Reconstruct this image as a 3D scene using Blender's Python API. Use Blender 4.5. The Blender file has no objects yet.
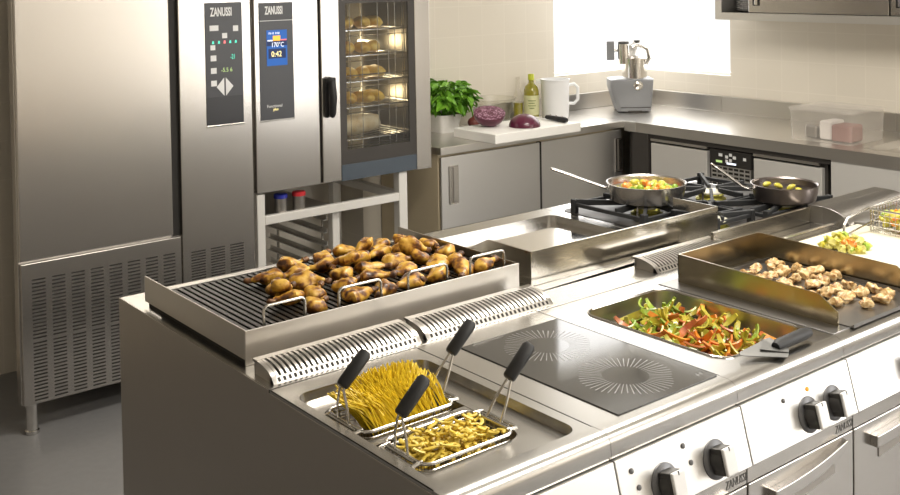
import bpy, bmesh, math, random
from mathutils import Vector, Matrix, noise
random.seed(7)
COL = bpy.context.scene.collection
PI = math.pi
def R(a): return math.radians(a)

# ------------------------------------------------------------------ materials
def nt(name):
    m = bpy.data.materials.new(name); m.use_nodes = True
    t = m.node_tree
    return m, t, t.nodes['Principled BSDF'], t.nodes['Material Output']
def plain(name, col, rough=.5, metal=0., coat=0., spec=.5, var=0., scale=20., bump=0., bscale=60., sss=0.):
    m, t, b, o = nt(name)
    b.inputs['Base Color'].default_value = (*col, 1); b.inputs['Roughness'].default_value = rough
    b.inputs['Metallic'].default_value = metal; b.inputs['Coat Weight'].default_value = coat
    b.inputs['Specular IOR Level'].default_value = spec
    if sss:
        b.inputs['Subsurface Weight'].default_value = sss; b.inputs['Subsurface Scale'].default_value = .01
    tc = t.nodes.new('ShaderNodeTexCoord')
    if var:
        n = t.nodes.new('ShaderNodeTexNoise'); n.inputs['Scale'].default_value = scale
        t.links.new(tc.outputs['Object'], n.inputs['Vector'])
        mx = t.nodes.new('ShaderNodeMix'); mx.data_type = 'RGBA'
        mx.inputs['A'].default_value = (*[max(0, c*(1-var)) for c in col], 1)
        mx.inputs['B'].default_value = (*[min(1, c*(1+var)) for c in col], 1)
        t.links.new(n.outputs['Fac'], mx.inputs['Factor']); t.links.new(mx.outputs['Result'], b.inputs['Base Color'])
    if bump:
        n = t.nodes.new('ShaderNodeTexNoise'); n.inputs['Scale'].default_value = bscale
        t.links.new(tc.outputs['Object'], n.inputs['Vector'])
        bp = t.nodes.new('ShaderNodeBump'); bp.inputs['Strength'].default_value = bump; bp.inputs['Distance'].default_value = .004
        t.links.new(n.outputs['Fac'], bp.inputs['Height']); t.links.new(bp.outputs['Normal'], b.inputs['Normal'])
    return m
def mixed(name, cols, scale=30., rough=.4, bump=.3, detail=4., coat=0., spec=.5):
    """food-like mottled surface: a noise runs through a ramp of colours"""
    m, t, b, o = nt(name)
    b.inputs['Roughness'].default_value = rough; b.inputs['Coat Weight'].default_value = coat
    b.inputs['Specular IOR Level'].default_value = spec
    tc = t.nodes.new('ShaderNodeTexCoord'); oi = t.nodes.new('ShaderNodeObjectInfo')
    ad = t.nodes.new('ShaderNodeVectorMath'); ad.operation = 'MULTIPLY_ADD'
    cb = t.nodes.new('ShaderNodeCombineXYZ')
    t.links.new(oi.outputs['Random'], cb.inputs['X']); t.links.new(oi.outputs['Random'], cb.inputs['Y'])
    t.links.new(cb.outputs['Vector'], ad.inputs[0]); ad.inputs[1].default_value = (7, 13, 3)
    t.links.new(tc.outputs['Object'], ad.inputs[2])
    n = t.nodes.new('ShaderNodeTexNoise'); n.inputs['Scale'].default_value = scale; n.inputs['Detail'].default_value = detail
    t.links.new(ad.outputs['Vector'], n.inputs['Vector'])
    rp = t.nodes.new('ShaderNodeValToRGB'); e = rp.color_ramp.elements
    while len(e) < len(cols): e.new(.5)
    for i, (p, c) in enumerate(cols): e[i].position = p; e[i].color = (*c, 1)
    t.links.new(n.outputs['Fac'], rp.inputs['Fac']); t.links.new(rp.outputs['Color'], b.inputs['Base Color'])
    if bump:
        bp = t.nodes.new('ShaderNodeBump'); bp.inputs['Strength'].default_value = bump; bp.inputs['Distance'].default_value = .003
        t.links.new(n.outputs['Fac'], bp.inputs['Height']); t.links.new(bp.outputs['Normal'], b.inputs['Normal'])
    return m
def steel(name, col=(.60, .575, .54), rough=.30, stretch=(1, 1, 60), rv=.10, bump=.03):
    """brushed stainless: fine grain drawn out along one axis"""
    m, t, b, o = nt(name)
    b.inputs['Metallic'].default_value = 1; b.inputs['Base Color'].default_value = (*col, 1)
    tc = t.nodes.new('ShaderNodeTexCoord'); mp = t.nodes.new('ShaderNodeMapping')
    mp.inputs['Scale'].default_value = stretch
    t.links.new(tc.outputs['Object'], mp.inputs['Vector'])
    n = t.nodes.new('ShaderNodeTexNoise'); n.inputs['Scale'].default_value = 6; n.inputs['Detail'].default_value = 3
    t.links.new(mp.outputs['Vector'], n.inputs['Vector'])
    mr = t.nodes.new('ShaderNodeMapRange')
    mr.inputs['To Min'].default_value = rough - rv*.5; mr.inputs['To Max'].default_value = rough + rv*.5
    t.links.new(n.outputs['Fac'], mr.inputs['Value']); t.links.new(mr.outputs['Result'], b.inputs['Roughness'])
    if bump:
        bp = t.nodes.new('ShaderNodeBump'); bp.inputs['Strength'].default_value = bump; bp.inputs['Distance'].default_value = .002
        t.links.new(n.outputs['Fac'], bp.inputs['Height']); t.links.new(bp.outputs['Normal'], b.inputs['Normal'])
    return m
def glassy(name, tint=(1, 1, 1), gloss=.12, rough=.03, opac=0., ocol=(.9, .9, .9)):
    """thin clear pane: see-through with a faint reflection"""
    m = bpy.data.materials.new(name); m.use_nodes = True; t = m.node_tree
    t.nodes.clear()
    o = t.nodes.new('ShaderNodeOutputMaterial'); tr = t.nodes.new('ShaderNodeBsdfTransparent')
    gl = t.nodes.new('ShaderNodeBsdfGlossy'); gl.inputs['Roughness'].default_value = rough
    tr.inputs['Color'].default_value = (*tint, 1)
    fr = t.nodes.new('ShaderNodeLayerWeight'); fr.inputs['Blend'].default_value = .5
    pw = t.nodes.new('ShaderNodeMath'); pw.operation = 'POWER'; pw.inputs[1].default_value = 4.
    t.links.new(fr.outputs['Facing'], pw.inputs[0])
    mul = t.nodes.new('ShaderNodeMath'); mul.operation = 'MULTIPLY_ADD'; mul.inputs[1].default_value = .3; mul.inputs[2].default_value = gloss*.3
    t.links.new(pw.outputs[0], mul.inputs[0])
    mx = t.nodes.new('ShaderNodeMixShader'); t.links.new(mul.outputs[0], mx.inputs['Fac'])
    t.links.new(tr.outputs[0], mx.inputs[1]); t.links.new(gl.outputs[0], mx.inputs[2])
    last = mx.outputs[0]
    if opac:
        d = t.nodes.new('ShaderNodeBsdfDiffuse'); d.inputs['Color'].default_value = (*ocol, 1)
        m2 = t.nodes.new('ShaderNodeMixShader'); m2.inputs['Fac'].default_value = opac
        t.links.new(last, m2.inputs[1]); t.links.new(d.outputs[0], m2.inputs[2]); last = m2.outputs[0]
    t.links.new(last, o.inputs['Surface'])
    return m
def glow(name, col, strength):
    m, t, b, o = nt(name)
    b.inputs['Base Color'].default_value = (*[c*.3 for c in col], 1)
    b.inputs['Emission Color'].default_value = (*col, 1); b.inputs['Emission Strength'].default_value = strength
    return m
def tiles(name, c1, mortar, size, rough=.35):
    m, t, b, o = nt(name)
    b.inputs['Roughness'].default_value = rough
    tc = t.nodes.new('ShaderNodeTexCoord'); sx = t.nodes.new('ShaderNodeSeparateXYZ'); cx_ = t.nodes.new('ShaderNodeCombineXYZ')
    t.links.new(tc.outputs['Object'], sx.inputs[0])
    sm = t.nodes.new('ShaderNodeMath'); sm.operation = 'ADD'
    t.links.new(sx.outputs['X'], sm.inputs[0]); t.links.new(sx.outputs['Y'], sm.inputs[1])
    t.links.new(sm.outputs[0], cx_.inputs['X']); t.links.new(sx.outputs['Z'], cx_.inputs['Y'])
    br = t.nodes.new('ShaderNodeTexBrick'); br.offset = 0
    br.inputs['Scale'].default_value = 1; br.inputs['Brick Width'].default_value = size; br.inputs['Row Height'].default_value = size
    br.inputs['Mortar Size'].default_value = .0035; br.inputs['Mortar Smooth'].default_value = .3
    br.inputs['Color1'].default_value = (*c1, 1); br.inputs['Color2'].default_value = (*[c*.97 for c in c1], 1); br.inputs['Mortar'].default_value = (*mortar, 1)
    t.links.new(cx_.outputs[0], br.inputs['Vector']); t.links.new(br.outputs['Color'], b.inputs['Base Color'])
    return m

M = dict(
    steel=steel('steel_brushed_upright', rough=.34, stretch=(40, 40, 1), rv=.05, bump=.004),
    steelh=steel('steel_brushed_level', rough=.30, stretch=(1, 30, 30), rv=.05, bump=.004),
    top=steel('steel_worktop', (.50, .485, .46), .25, (1, 25, 1), .04, .0),
    panel=steel('steel_control_panel', (.80, .79, .77), .42, (1, 30, 30), .04, .0),
    side=steel('steel_side_panel', (.44, .41, .375), .38, (1, 1, .5), .05, .0),
    satin=steel('steel_satin_bright', (.74, .73, .71), .40, (40, 40, 1), .03, .0),
    counter=steel('steel_wall_counter', (.72, .70, .665), .30, (1, 25, 1), .04, .0),
    wellin=steel('pan_well_steel', (.46, .445, .415), .30, (1, 1, 1), .06, .0),
    stand=plain('lit_stand_steel', (.80, .785, .75), .35, .25),  # pale, less metallic: strong window light on the steel put into colour
    spat=plain('spatula_grey_steel', (.17, .17, .165), .45, .5),
    pale=plain('pale_satin_door', (.72, .705, .675), .38, .45),
    fridge=steel('steel_cabinet_front', (.58, .555, .525), .27, (60, 60, 1), .015, .0),
    unitdoor=steel('steel_unit_door', (.50, .475, .445), .26, (40, 1, 1), .02, .0),
    polished=steel('steel_polished', (.70, .68, .65), .14, (1, 1, 1), .04, .0),
    plate=steel('steel_chrome_plate', (.72, .70, .67), .10, (1, 1, 1), .08, .0),
    wire=steel('steel_wire', (.56, .54, .50), .26, (1, 1, 1), .05, .0),
    guard=steel('steel_splash_guard', (.56, .53, .47), .15, (40, 40, 1), .04, .0),
    goldtint=steel('steel_golden_guard', (.42, .37, .27), .24, (20, 20, 1), .05, .0),  # steel tinted golden brown
    tray=steel('steel_dark_tray', (.34, .33, .32), .32, (1, 1, 1), .1, .0),
    pan=steel('steel_pan', (.52, .50, .48), .25, (1, 1, 40), .05, .0),
    panin=steel('steel_pan_inside', (.55, .50, .42), .30, (1, 1, 1), .1, .0),
    darkpan=steel('dark_pan_metal', (.23, .20, .19), .30, (1, 1, 20), .1, .0),
    iron=plain('cast_iron', (.016, .017, .019), .58, 0, var=.3, bump=.2),
    bars=plain('seasoned_grill_bars', (.05, .047, .043), .38, .6, var=.3),
    dark=plain('dark_gap', (.016, .014, .012), .7),
    black=plain('black_plastic', (.014, .014, .015), .55, bump=.03),
    blacks=plain('black_satin_frame', (.045, .040, .036), .45),
    knob=plain('knob_dark', (.05, .048, .046), .38),
    bezel=plain('knob_bezel_grey', (.12, .12, .125), .35, .6, var=.15, scale=80),
    knobsilver=plain('knob_silver_grip', (.74, .735, .73), .40, .1),
    wall=tiles('wall_tile_beige', (.70, .652, .568), (.722, .675, .592), .177),
    wallp=plain('wall_paint_beige', (.74, .66, .53), .6, var=.03, scale=2),
    walls=plain('wall_paint_far_side', (.70, .64, .55), .7),
    ceil=plain('ceiling_white', (.80, .77, .72), .8),
    floor=plain('floor_grey_vinyl', (.23, .23, .235), .45, var=.08, scale=30),
    white=plain('white_board_plastic', (.88, .87, .84), .45, sss=.0),
    cream=plain('cream_board', (.72, .68, .55), .45),
    jug=plain('white_jug_plastic', (.85, .86, .88), .35),
    frame=plain('window_frame_white', (.86, .85, .83), .4),
    glass=glassy('clear_pane', gloss=.05),
    ovenglass=glassy('oven_pane', (.86, .88, .90), .22, .02),
    clear=glassy('clear_plastic', (.97, .96, .95), .25, .08, .16, (.85, .82, .78)),
    clearb=glassy('clear_bottle_glass', (.97, .96, .95), .25, .05),
    bowl=glassy('clear_glass_bowl', (.92, .92, .90), .10, .35),
    blueglass=plain('blue_tinted_band', (.07, .09, .115), .14, 0, coat=.4),
    hob=plain('hob_black_glass', (.040, .039, .038), .07, 0, spec=.62),
    hobmark=plain('hob_print_grey', (.17, .165, .155), .3),
    cp=plain('display_panel_grey', (.050, .052, .060), .36, var=.05),
    cpd=plain('display_panel_dark', (.030, .031, .036), .34),
    print_=plain('panel_print_white', (.78, .79, .80), .5),
    printd=plain('panel_print_dark', (.13, .125, .12), .5),
    lcd=glow('screen_blue', (.01, .10, .38), .9),
    lcdd=glow('screen_navy', (.004, .02, .09), .8),
    lcdw=glow('screen_white', (.85, .9, 1.), 1.1),
    lcdy=glow('screen_yellow', (1., .85, .35), 1.3),
    lcdo=glow('screen_orange', (1., .45, .05), 1.2),
    ledg=glow('led_green', (.1, .8, .55), 1.),
    ledr=glow('led_red', (1., .2, .2), 1.),
    ledd=plain('indicator_grey', (.14, .14, .14), .3),
    ledo=glow('indicator_orange', (1., .42, .04), .6),
    seg=glow('digit_green', (.5, .7, .25), .8),
    lamp=glow('oven_lamp_glass', (1., .86, .55), 14.),
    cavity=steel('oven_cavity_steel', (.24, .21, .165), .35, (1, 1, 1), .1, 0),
    skin=mixed('roast_chicken_skin', [(.32, (.045, .014, .003)), (.43, (.22, .080, .010)), (.52, (.54, .28, .03)), (.70, (.72, .46, .08))], 34, .42, .5, coat=.08),
    bone=mixed('charred_bone_end', [(.3, (.03, .012, .006)), (.6, (.22, .10, .04)), (.8, (.45, .28, .10))], 40, .5, .4),
    bread=mixed('golden_crust', [(.3, (.55, .28, .04)), (.5, (.80, .52, .09)), (.7, (.88, .68, .24))], 18, .5, .3),
    loaf=mixed('pale_loaf_crust', [(.3, (.62, .42, .20)), (.5, (.78, .64, .40)), (.7, (.86, .78, .58))], 14, .6, .3),
    meat=mixed('browned_meat', [(.32, (.20, .09, .025)), (.46, (.48, .29, .11)), (.64, (.74, .57, .31))], 70, .45, .6, coat=.15),
    spag=plain('spaghetti_yellow', (.80, .58, .02), .45, var=.12, scale=40),
    tag=plain('egg_pasta_yellow', (.80, .60, .09), .40, var=.12, scale=40),
    pgreen=mixed('green_pepper', [(.3, (.14, .26, .015)), (.55, (.30, .42, .035)), (.75, (.48, .56, .10))], 30, .34, .2, coat=.2),
    pyel=mixed('yellow_green_pepper', [(.3, (.34, .32, .03)), (.55, (.54, .47, .05)), (.75, (.68, .58, .13))], 30, .34, .2, coat=.2),
    porange=mixed('orange_pepper', [(.3, (.56, .12, .015)), (.55, (.78, .26, .03)), (.75, (.84, .40, .07))], 30, .34, .2, coat=.2),
    pred=mixed('red_brown_pepper', [(.3, (.34, .07, .02)), (.55, (.54, .17, .05)), (.75, (.64, .28, .11))], 30, .34, .2, coat=.2),
    basil=mixed('basil_leaf', [(.3, (.06, .19, .012)), (.55, (.17, .40, .03)), (.75, (.36, .58, .08))], 14, .4, .2),
    soil=plain('dark_soil', (.05, .03, .02), .9, bump=.6),
    pot=plain('white_plastic_pot', (.72, .70, .67), .5),
    cab=mixed('red_cabbage_skin', [(.3, (.06, .005, .02)), (.55, (.12, .010, .042)), (.75, (.20, .03, .08))], 8, .32, .1, coat=.3),
    oil=plain('olive_oil_glass', (.27, .24, .015), .08, 0, coat=1.),
    cap=plain('yellow_green_cap', (.50, .55, .03), .4),
    label=plain('bottle_paper_label', (.62, .62, .36), .6, var=.1, scale=60),
    labelp=plain('label_print', (.16, .22, .06), .6),
    mixer=plain('mixer_grey_enamel', (.27, .28, .30), .38, .25),
    brass=steel('brass_burner', (.50, .47, .12), .35, (1, 1, 1), .05, 0),
    burn=plain('burner_cap_pale', (.66, .64, .52), .35, .4),
    blue=plain('blue_lid', (.02, .03, .30), .35), red=plain('red_lid', (.55, .03, .04), .35),
    tin=steel('tin_grey', (.40, .38, .36), .4, (1, 1, 1), .05, 0),
    redfood=plain('red_packet', (.30, .15, .13), .5), whitefood=plain('white_packet', (.85, .82, .80), .5),
    china=plain('white_china', (.75, .74, .74), .25),
    onion=plain('dark_red_onion', (.22, .06, .05), .35, var=.2),
    wallrefl=plain('beige_wall_reflection', (.62, .53, .37), .5),  # beige wall's reflection on the steel side, put into the colour
    water=glassy('cooking_water', (.92, .90, .72), .3, .02, .35, (.55, .50, .30)),
)
# cut face of the cabbage: pale veins wind through purple
def cabbage_face():
    m, t, b, o = nt('red_cabbage_cut')
    b.inputs['Roughness'].default_value = .4
    tc = t.nodes.new('ShaderNodeTexCoord'); w = t.nodes.new('ShaderNodeTexWave'); w.wave_type = 'RINGS'; w.rings_direction = 'SPHERICAL'
    w.inputs['Scale'].default_value = 22; w.inputs['Distortion'].default_value = 9; w.inputs['Detail'].default_value = 2; w.inputs['Detail Scale'].default_value = 2.5
    t.links.new(tc.outputs['Object'], w.inputs['Vector'])
    rp = t.nodes.new('ShaderNodeValToRGB'); e = rp.color_ramp.elements
    e[0].position = .35; e[0].color = (.09, .006, .035, 1); e[1].position = .97; e[1].color = (.50, .32, .42, 1)
    x = e.new(.80); x.color = (.17, .02, .075, 1)
    t.links.new(w.outputs['Fac'], rp.inputs['Fac']); t.links.new(rp.outputs['Color'], b.inputs['Base Color'])
    return m
M['cabcut'] = cabbage_face()

# ------------------------------------------------------------------ mesh builder
class MB:
    def __init__(s): s.v = []; s.f = []; s.sm = []
    def add(s, vs, fs, smooth=False):
        n = len(s.v); s.v += [Vector(p) for p in vs]
        for f in fs: s.f.append([i+n for i in f]); s.sm.append(smooth)
        return s
    def box(s, x0, x1, y0, y1, z0, z1, mat=None):
        vs = [Vector((x, y, z)) for x in (x0, x1) for y in (y0, y1) for z in (z0, z1)]
        if mat: vs = [mat @ p for p in vs]
        return s.add(vs, [(0,1,3,2), (4,6,7,5), (0,4,5,1), (2,3,7,6), (0,2,6,4), (1,5,7,3)])
    def prism(s, pts, a, b, axis='x', smooth=False):
        """polygon pts (two coordinates) drawn out along an axis from a to b"""
        def P(p, t):
            return {'x': (t, p[0], p[1]), 'y': (p[0], t, p[1]), 'z': (p[0], p[1], t)}[axis]
        n = len(pts); vs = [P(p, a) for p in pts] + [P(p, b) for p in pts]
        fs = [tuple(range(n))[::-1], tuple(range(n, 2*n))] + [(i, (i+1) % n, n+(i+1) % n, n+i) for i in range(n)]
        return s.add(vs, fs, smooth)
    def tube(s, pts, r, seg=8, closed=False, cap=True, flat=1.):
        pts = [Vector(p) for p in pts]; n = len(pts)
        rr = r if isinstance(r, (list, tuple)) else [r]*n
        vs = []; up = None
        for i, p in enumerate(pts):
            a = pts[(i-1) % n] if (closed or i) else p; c = pts[(i+1) % n] if (closed or i < n-1) else p
            t = (c-a).normalized() if (c-a).length > 1e-9 else Vector((0, 0, 1))
            if up is None:
                up = Vector((0, 0, 1)) if abs(t.z) < .9 else Vector((1, 0, 0))
            u = up - t*up.dot(t)
            u = u.normalized() if u.length > 1e-6 else t.orthogonal().normalized()
            w = t.cross(u); up = u
            for k in range(seg):
                an = 2*PI*k/seg; vs.append(p + (u*math.cos(an)*flat + w*math.sin(an))*rr[i])
        fs = []
        for i in range(n if closed else n-1):
            j = (i+1) % n
            for k in range(seg):
                l = (k+1) % seg; fs.append((i*seg+k, i*seg+l, j*seg+l, j*seg+k))
        if cap and not closed:
            fs.append(tuple(range(seg))[::-1]); fs.append(tuple(range((n-1)*seg, n*seg)))
        return s.add(vs, fs, True)
    def lathe(s, prof, seg=32, mat=None, smooth=True):
        """prof: (radius, z) list turned about z"""
        vs = []; fs = []
        for r, z in prof:
            for k in range(seg):
                a = 2*PI*k/seg; vs.append(Vector((r*math.cos(a), r*math.sin(a), z)))
        for i in range(len(prof)-1):
            for k in range(seg):
                l = (k+1) % seg; fs.append((i*seg+k, i*seg+l, (i+1)*seg+l, (i+1)*seg+k))
        if prof[0][0] > 1e-5: fs.append(tuple(range(seg))[::-1])
        if prof[-1][0] > 1e-5: fs.append(tuple(range((len(prof)-1)*seg, len(prof)*seg)))
        if mat: vs = [mat @ p for p in vs]
        return s.add(vs, fs, smooth)
    def cyl(s, p, q, r, seg=20, r2=None):
        p = Vector(p); q = Vector(q); d = q-p
        mt = Matrix.Translation(p) @ d.to_track_quat('Z', 'Y').to_matrix().to_4x4()
        return s.lathe([(r, 0), (r if r2 is None else r2, d.length)], seg, mt)
    def plate_hole(s, outer, hole, z, t=.0, flip=False):
        """flat rectangle (x0,x1,y0,y1) with an opening given as points, at height z"""
        x0, x1, y0, y1 = outer; cx = sum(p[0] for p in hole)/len(hole); cy = sum(p[1] for p in hole)/len(hole)
        def hit(p):
            dx, dy = p[0]-cx, p[1]-cy; ts = []
            if dx > 1e-9: ts.append(((x1-cx)/dx, 0))
            if dx < -1e-9: ts.append(((x0-cx)/dx, 2))
            if dy > 1e-9: ts.append(((y1-cy)/dy, 1))
            if dy < -1e-9: ts.append(((y0-cy)/dy, 3))
            k, sd = min(ts); return (cx+dx*k, cy+dy*k), sd
        cor = {(0, 1): (x1, y1), (1, 2): (x0, y1), (2, 3): (x0, y0), (3, 0): (x1, y0)}
        n = len(hole); o = [hit(p) for p in hole]; vs = [(*p, z) for p in hole] + [(*q[0], z) for q in o]; fs = []
        for i in range(n):
            j = (i+1) % n
            if o[i][1] == o[j][1]: fs.append((i, n+i, n+j, j))
            else:
                c = cor.get((o[i][1], o[j][1]))
                if c is None: fs.append((i, n+i, n+j, j))
                else: vs.append((*c, z)); fs.append((i, n+i, len(vs)-1, n+j, j))
        return s.add(vs, [f[::-1] for f in fs] if flip else fs)
    def walls(s, loop, z0, z1, smooth=True, scale=1.):
        cx = sum(p[0] for p in loop)/len(loop); cy = sum(p[1] for p in loop)/len(loop); n = len(loop)
        vs = [(*p, z1) for p in loop] + [(cx+(p[0]-cx)*scale, cy+(p[1]-cy)*scale, z0) for p in loop]
        return s.add(vs, [(i, (i+1) % n, n+(i+1) % n, n+i) for i in range(n)], smooth)
    def cap(s, loop, z, scale=1.):
        cx = sum(p[0] for p in loop)/len(loop); cy = sum(p[1] for p in loop)/len(loop)
        return s.add([(cx+(p[0]-cx)*scale, cy+(p[1]-cy)*scale, z) for p in loop], [tuple(range(len(loop)))])
    def build(s, name, mat, parent=None, bevel=0., loc=None, sharp=38, seg=2, solid=0.):
        me = bpy.data.meshes.new(name)
        org = Vector((0, 0, 0))
        if loc is not None: org = Vector(loc)
        elif parent is not None:
            p = parent
            while p is not None: org += Vector(p.location); p = p.parent
        me.from_pydata([tuple(v-org) for v in s.v], [], s.f); me.update()
        bm = bmesh.new(); bm.from_mesh(me); bmesh.ops.recalc_face_normals(bm, faces=bm.faces); bm.to_mesh(me); bm.free()
        for p, q in zip(me.polygons, s.sm): p.use_smooth = q
        if any(s.sm): me.set_sharp_from_angle(angle=R(sharp))
        me.materials.append(mat)
        o = bpy.data.objects.new(name, me); COL.objects.link(o)
        if parent is not None: o.parent = parent
        elif loc is not None: o.location = loc
        if solid:
            d = o.modifiers.new('thickness', 'SOLIDIFY'); d.thickness = solid; d.offset = 0
        if bevel:
            d = o.modifiers.new('edges', 'BEVEL'); d.width = bevel; d.segments = seg; d.limit_method = 'ANGLE'; d.angle_limit = R(50)
        return o
def rr(x0, x1, y0, y1, r, n=6):
    """rounded rectangle, counter-clockwise"""
    out = []
    for cx, cy, a0 in ((x1-r, y1-r, 0), (x0+r, y1-r, 90), (x0+r, y0+r, 180), (x1-r, y0+r, 270)):
        for k in range(n+1):
            a = R(a0+90*k/n); out.append((cx+r*math.cos(a), cy+r*math.sin(a)))
    return out
def tag(o, label, cat, group=None, kind=None):
    o['label'] = label; o['category'] = cat
    if group: o['group'] = group
    if kind: o['kind'] = kind
    return o
def thing(name, loc, label, cat, group=None, rz=0):
    o = bpy.data.objects.new(name, None); COL.objects.link(o); o.location = loc; o.rotation_euler.z = rz
    o.empty_display_size = .05
    return tag(o, label, cat, group)
def struct(name, mb, mat, **k):
    o = mb.build(name, mat, **k); o['kind'] = 'structure'; return o
def box(name, x0, x1, y0, y1, z0, z1, mat, parent=None, bevel=.002, **k):
    return MB().box(x0, x1, y0, y1, z0, z1).build(name, mat, parent, bevel=bevel, **k)
def copy_tree(o, parent=None):
    c = o.copy(); COL.objects.link(c)
    if parent is not None: c.parent = parent; c.matrix_parent_inverse = o.matrix_parent_inverse
    for ch in list(o.children): copy_tree(ch, c)
    return c
def text(name, s, size, mat, parent, origin, xdir, ydir, extrude=.0004, sx=1., align='LEFT', bold=0.):
    """lettering turned into a mesh; xdir reads along, ydir is up"""
    cu = bpy.data.curves.new(name, 'FONT'); cu.body = s; cu.size = size; cu.extrude = extrude; cu.align_x = align; cu.resolution_u = 3; cu.offset = bold
    t = bpy.data.objects.new(name, cu); COL.objects.link(t)
    bpy.context.view_layer.update()
    me = bpy.data.meshes.new_from_object(t.evaluated_get(bpy.context.evaluated_depsgraph_get()))
    bpy.data.objects.remove(t); bpy.data.curves.remove(cu)
    X = Vector(xdir).normalized(); Y = Vector(ydir).normalized(); Z = X.cross(Y)
    org = Vector((0, 0, 0)); p = parent
    while p is not None: org += Vector(p.location); p = p.parent
    mt = Matrix(((X.x*sx, Y.x, Z.x, origin[0]-org.x), (X.y*sx, Y.y, Z.y, origin[1]-org.y), (X.z*sx, Y.z, Z.z, origin[2]-org.z), (0, 0, 0, 1)))
    me.transform(mt); me.materials.clear(); me.materials.append(mat); me.name = name
    o = bpy.data.objects.new(name, me); COL.objects.link(o); o.parent = parent
    return o

# ------------------------------------------------------------------ the room
YB, YB2, XW = 4.80, 5.02, 5.38       # back wall right and left of the pier, right wall
X0, Y0, HC = -1.9, -2.6, 2.80
struct('floor', MB().box(X0, XW+.2, Y0, YB2+.2, -.08, 0), M['floor'])
struct('ceiling', MB().box(X0-.2, XW+.2, Y0-.2, YB2+.2, HC, HC+.1), M['ceil'])
struct('wall_left', MB().box(X0-.2, X0, Y0-.2, YB2+.2, 0, HC), M['walls'])
struct('wall_front', MB().box(X0, XW, Y0-.2, Y0, 0, HC), M['walls'])
WZ0, WZ1 = 1.125, 2.60
WBX0, WBX1 = 4.64, 5.374
w = MB()                              # back wall with the opening of the corner window
w.box(X0, 3.18, YB2, YB2+.2, 0, HC); w.box(3.18, WBX0, YB, YB2+.2, 0, HC)
w.box(WBX0, XW+.2, YB, YB+.2, 0, WZ0); w.box(WBX0, XW+.2, YB, YB+.2, WZ1, HC)
struct('wall_back', w, M['wall'])
WRY0, WRY1 = 4.01, 4.794
BY0, BY1, BZ0, BZ1 = -2.5, -.1, .55, 2.55    # large window added on the right wall, out of the frame, for the main light
w = MB()
w.box(XW, XW+.2, WRY0, YB, 0, WZ0); w.box(XW, XW+.2, WRY0, YB, WZ1, HC)
w.box(XW, XW+.2, BY1, WRY0, 0, HC); w.box(XW, XW+.2, BY0, BY1, 0, BZ0); w.box(XW, XW+.2, BY0, BY1, BZ1, HC); w.box(XW, XW+.2, Y0-.2, BY0, 0, HC)
struct('wall_right', w, M['wall'])
def window(n, a0, a1, z0, z1, plane, axis, mull):
    f = MB(); t = .014 if n < 3 else .04
    def bx(p0, p1, q0, q1, d0=.06, d1=.11):
        if axis == 'y': f.box(p0, p1, plane+d0, plane+d1, q0, q1)
        else: f.box(plane+d0, plane+d1, p0, p1, q0, q1)
    bx(a0, a1, z0, z0+t); bx(a0, a1, z1-t, z1); bx(a0, a0+t, z0, z1); bx(a1-t, a1, z0, z1)
    for m_ in mull: bx(m_-.007, m_+.007, z0+t, z1-t)
    o = struct('window_%d' % n, f, M['frame'], bevel=.003)
    g = MB()
    if axis == 'y': g.box(a0+t, a1-t, plane+.082, plane+.088, z0+t, z1-t)
    else: g.box(plane+.082, plane+.088, a0+t, a1-t, z0+t, z1-t)
    g.build('pane', M['glass'], o)
window(1, WBX0, WBX1, WZ0, WZ1, YB, 'y', [])
window(2, WRY0, WRY1, WZ0, WZ1, XW, 'x', [4.30])
window(3, BY0, BY1, BZ0, BZ1, XW, 'x', [-1.7, -.9])  # added window, unseen, lets in the main light
b = MB().box(X0, 1.20, YB2-.012, YB2, 0, .08); struct('baseboard_back', b, M['wallp'])

def area(name, loc, rot, sx, sy, power, col):
    l = bpy.data.lights.new(name, 'AREA'); l.shape = 'RECTANGLE'; l.size = sx; l.size_y = sy; l.energy = power; l.color = col
    o = bpy.data.objects.new(name, l); COL.objects.link(o); o.location = loc; o.rotation_euler = rot
    return o
DAY = (1., .985, .955); WARM = (1., .94, .84)
area('daylight_back_window', ((WBX0+XW+.18)/2, YB+.19, (WZ0+WZ1)/2), (R(-90), 0, 0), XW+.20-WBX0, WZ1-WZ0+.1, 15, DAY)
area('daylight_corner_window', (XW+.19, (WRY0+YB+.18)/2, (WZ0+WZ1)/2), (R(90), 0, R(90)), YB+.20-WRY0, WZ1-WZ0+.1, 15, DAY)
area('daylight_added_window', (XW+.19, (BY0+BY1)/2, (BZ0+BZ1)/2), (R(90), 0, R(90)), BY1-BY0+.1, BZ1-BZ0+.1, 105, DAY)  # main light, set outside the added window
for i, (x, y) in enumerate(((2.9, 2.3), (2.6, .3))):
    area('ceiling_fill', (x, y, HC-.02), (0, 0, 0), 1.3, .5, 52, WARM)  # added overhead area lights without fixtures, brighten the food

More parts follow.
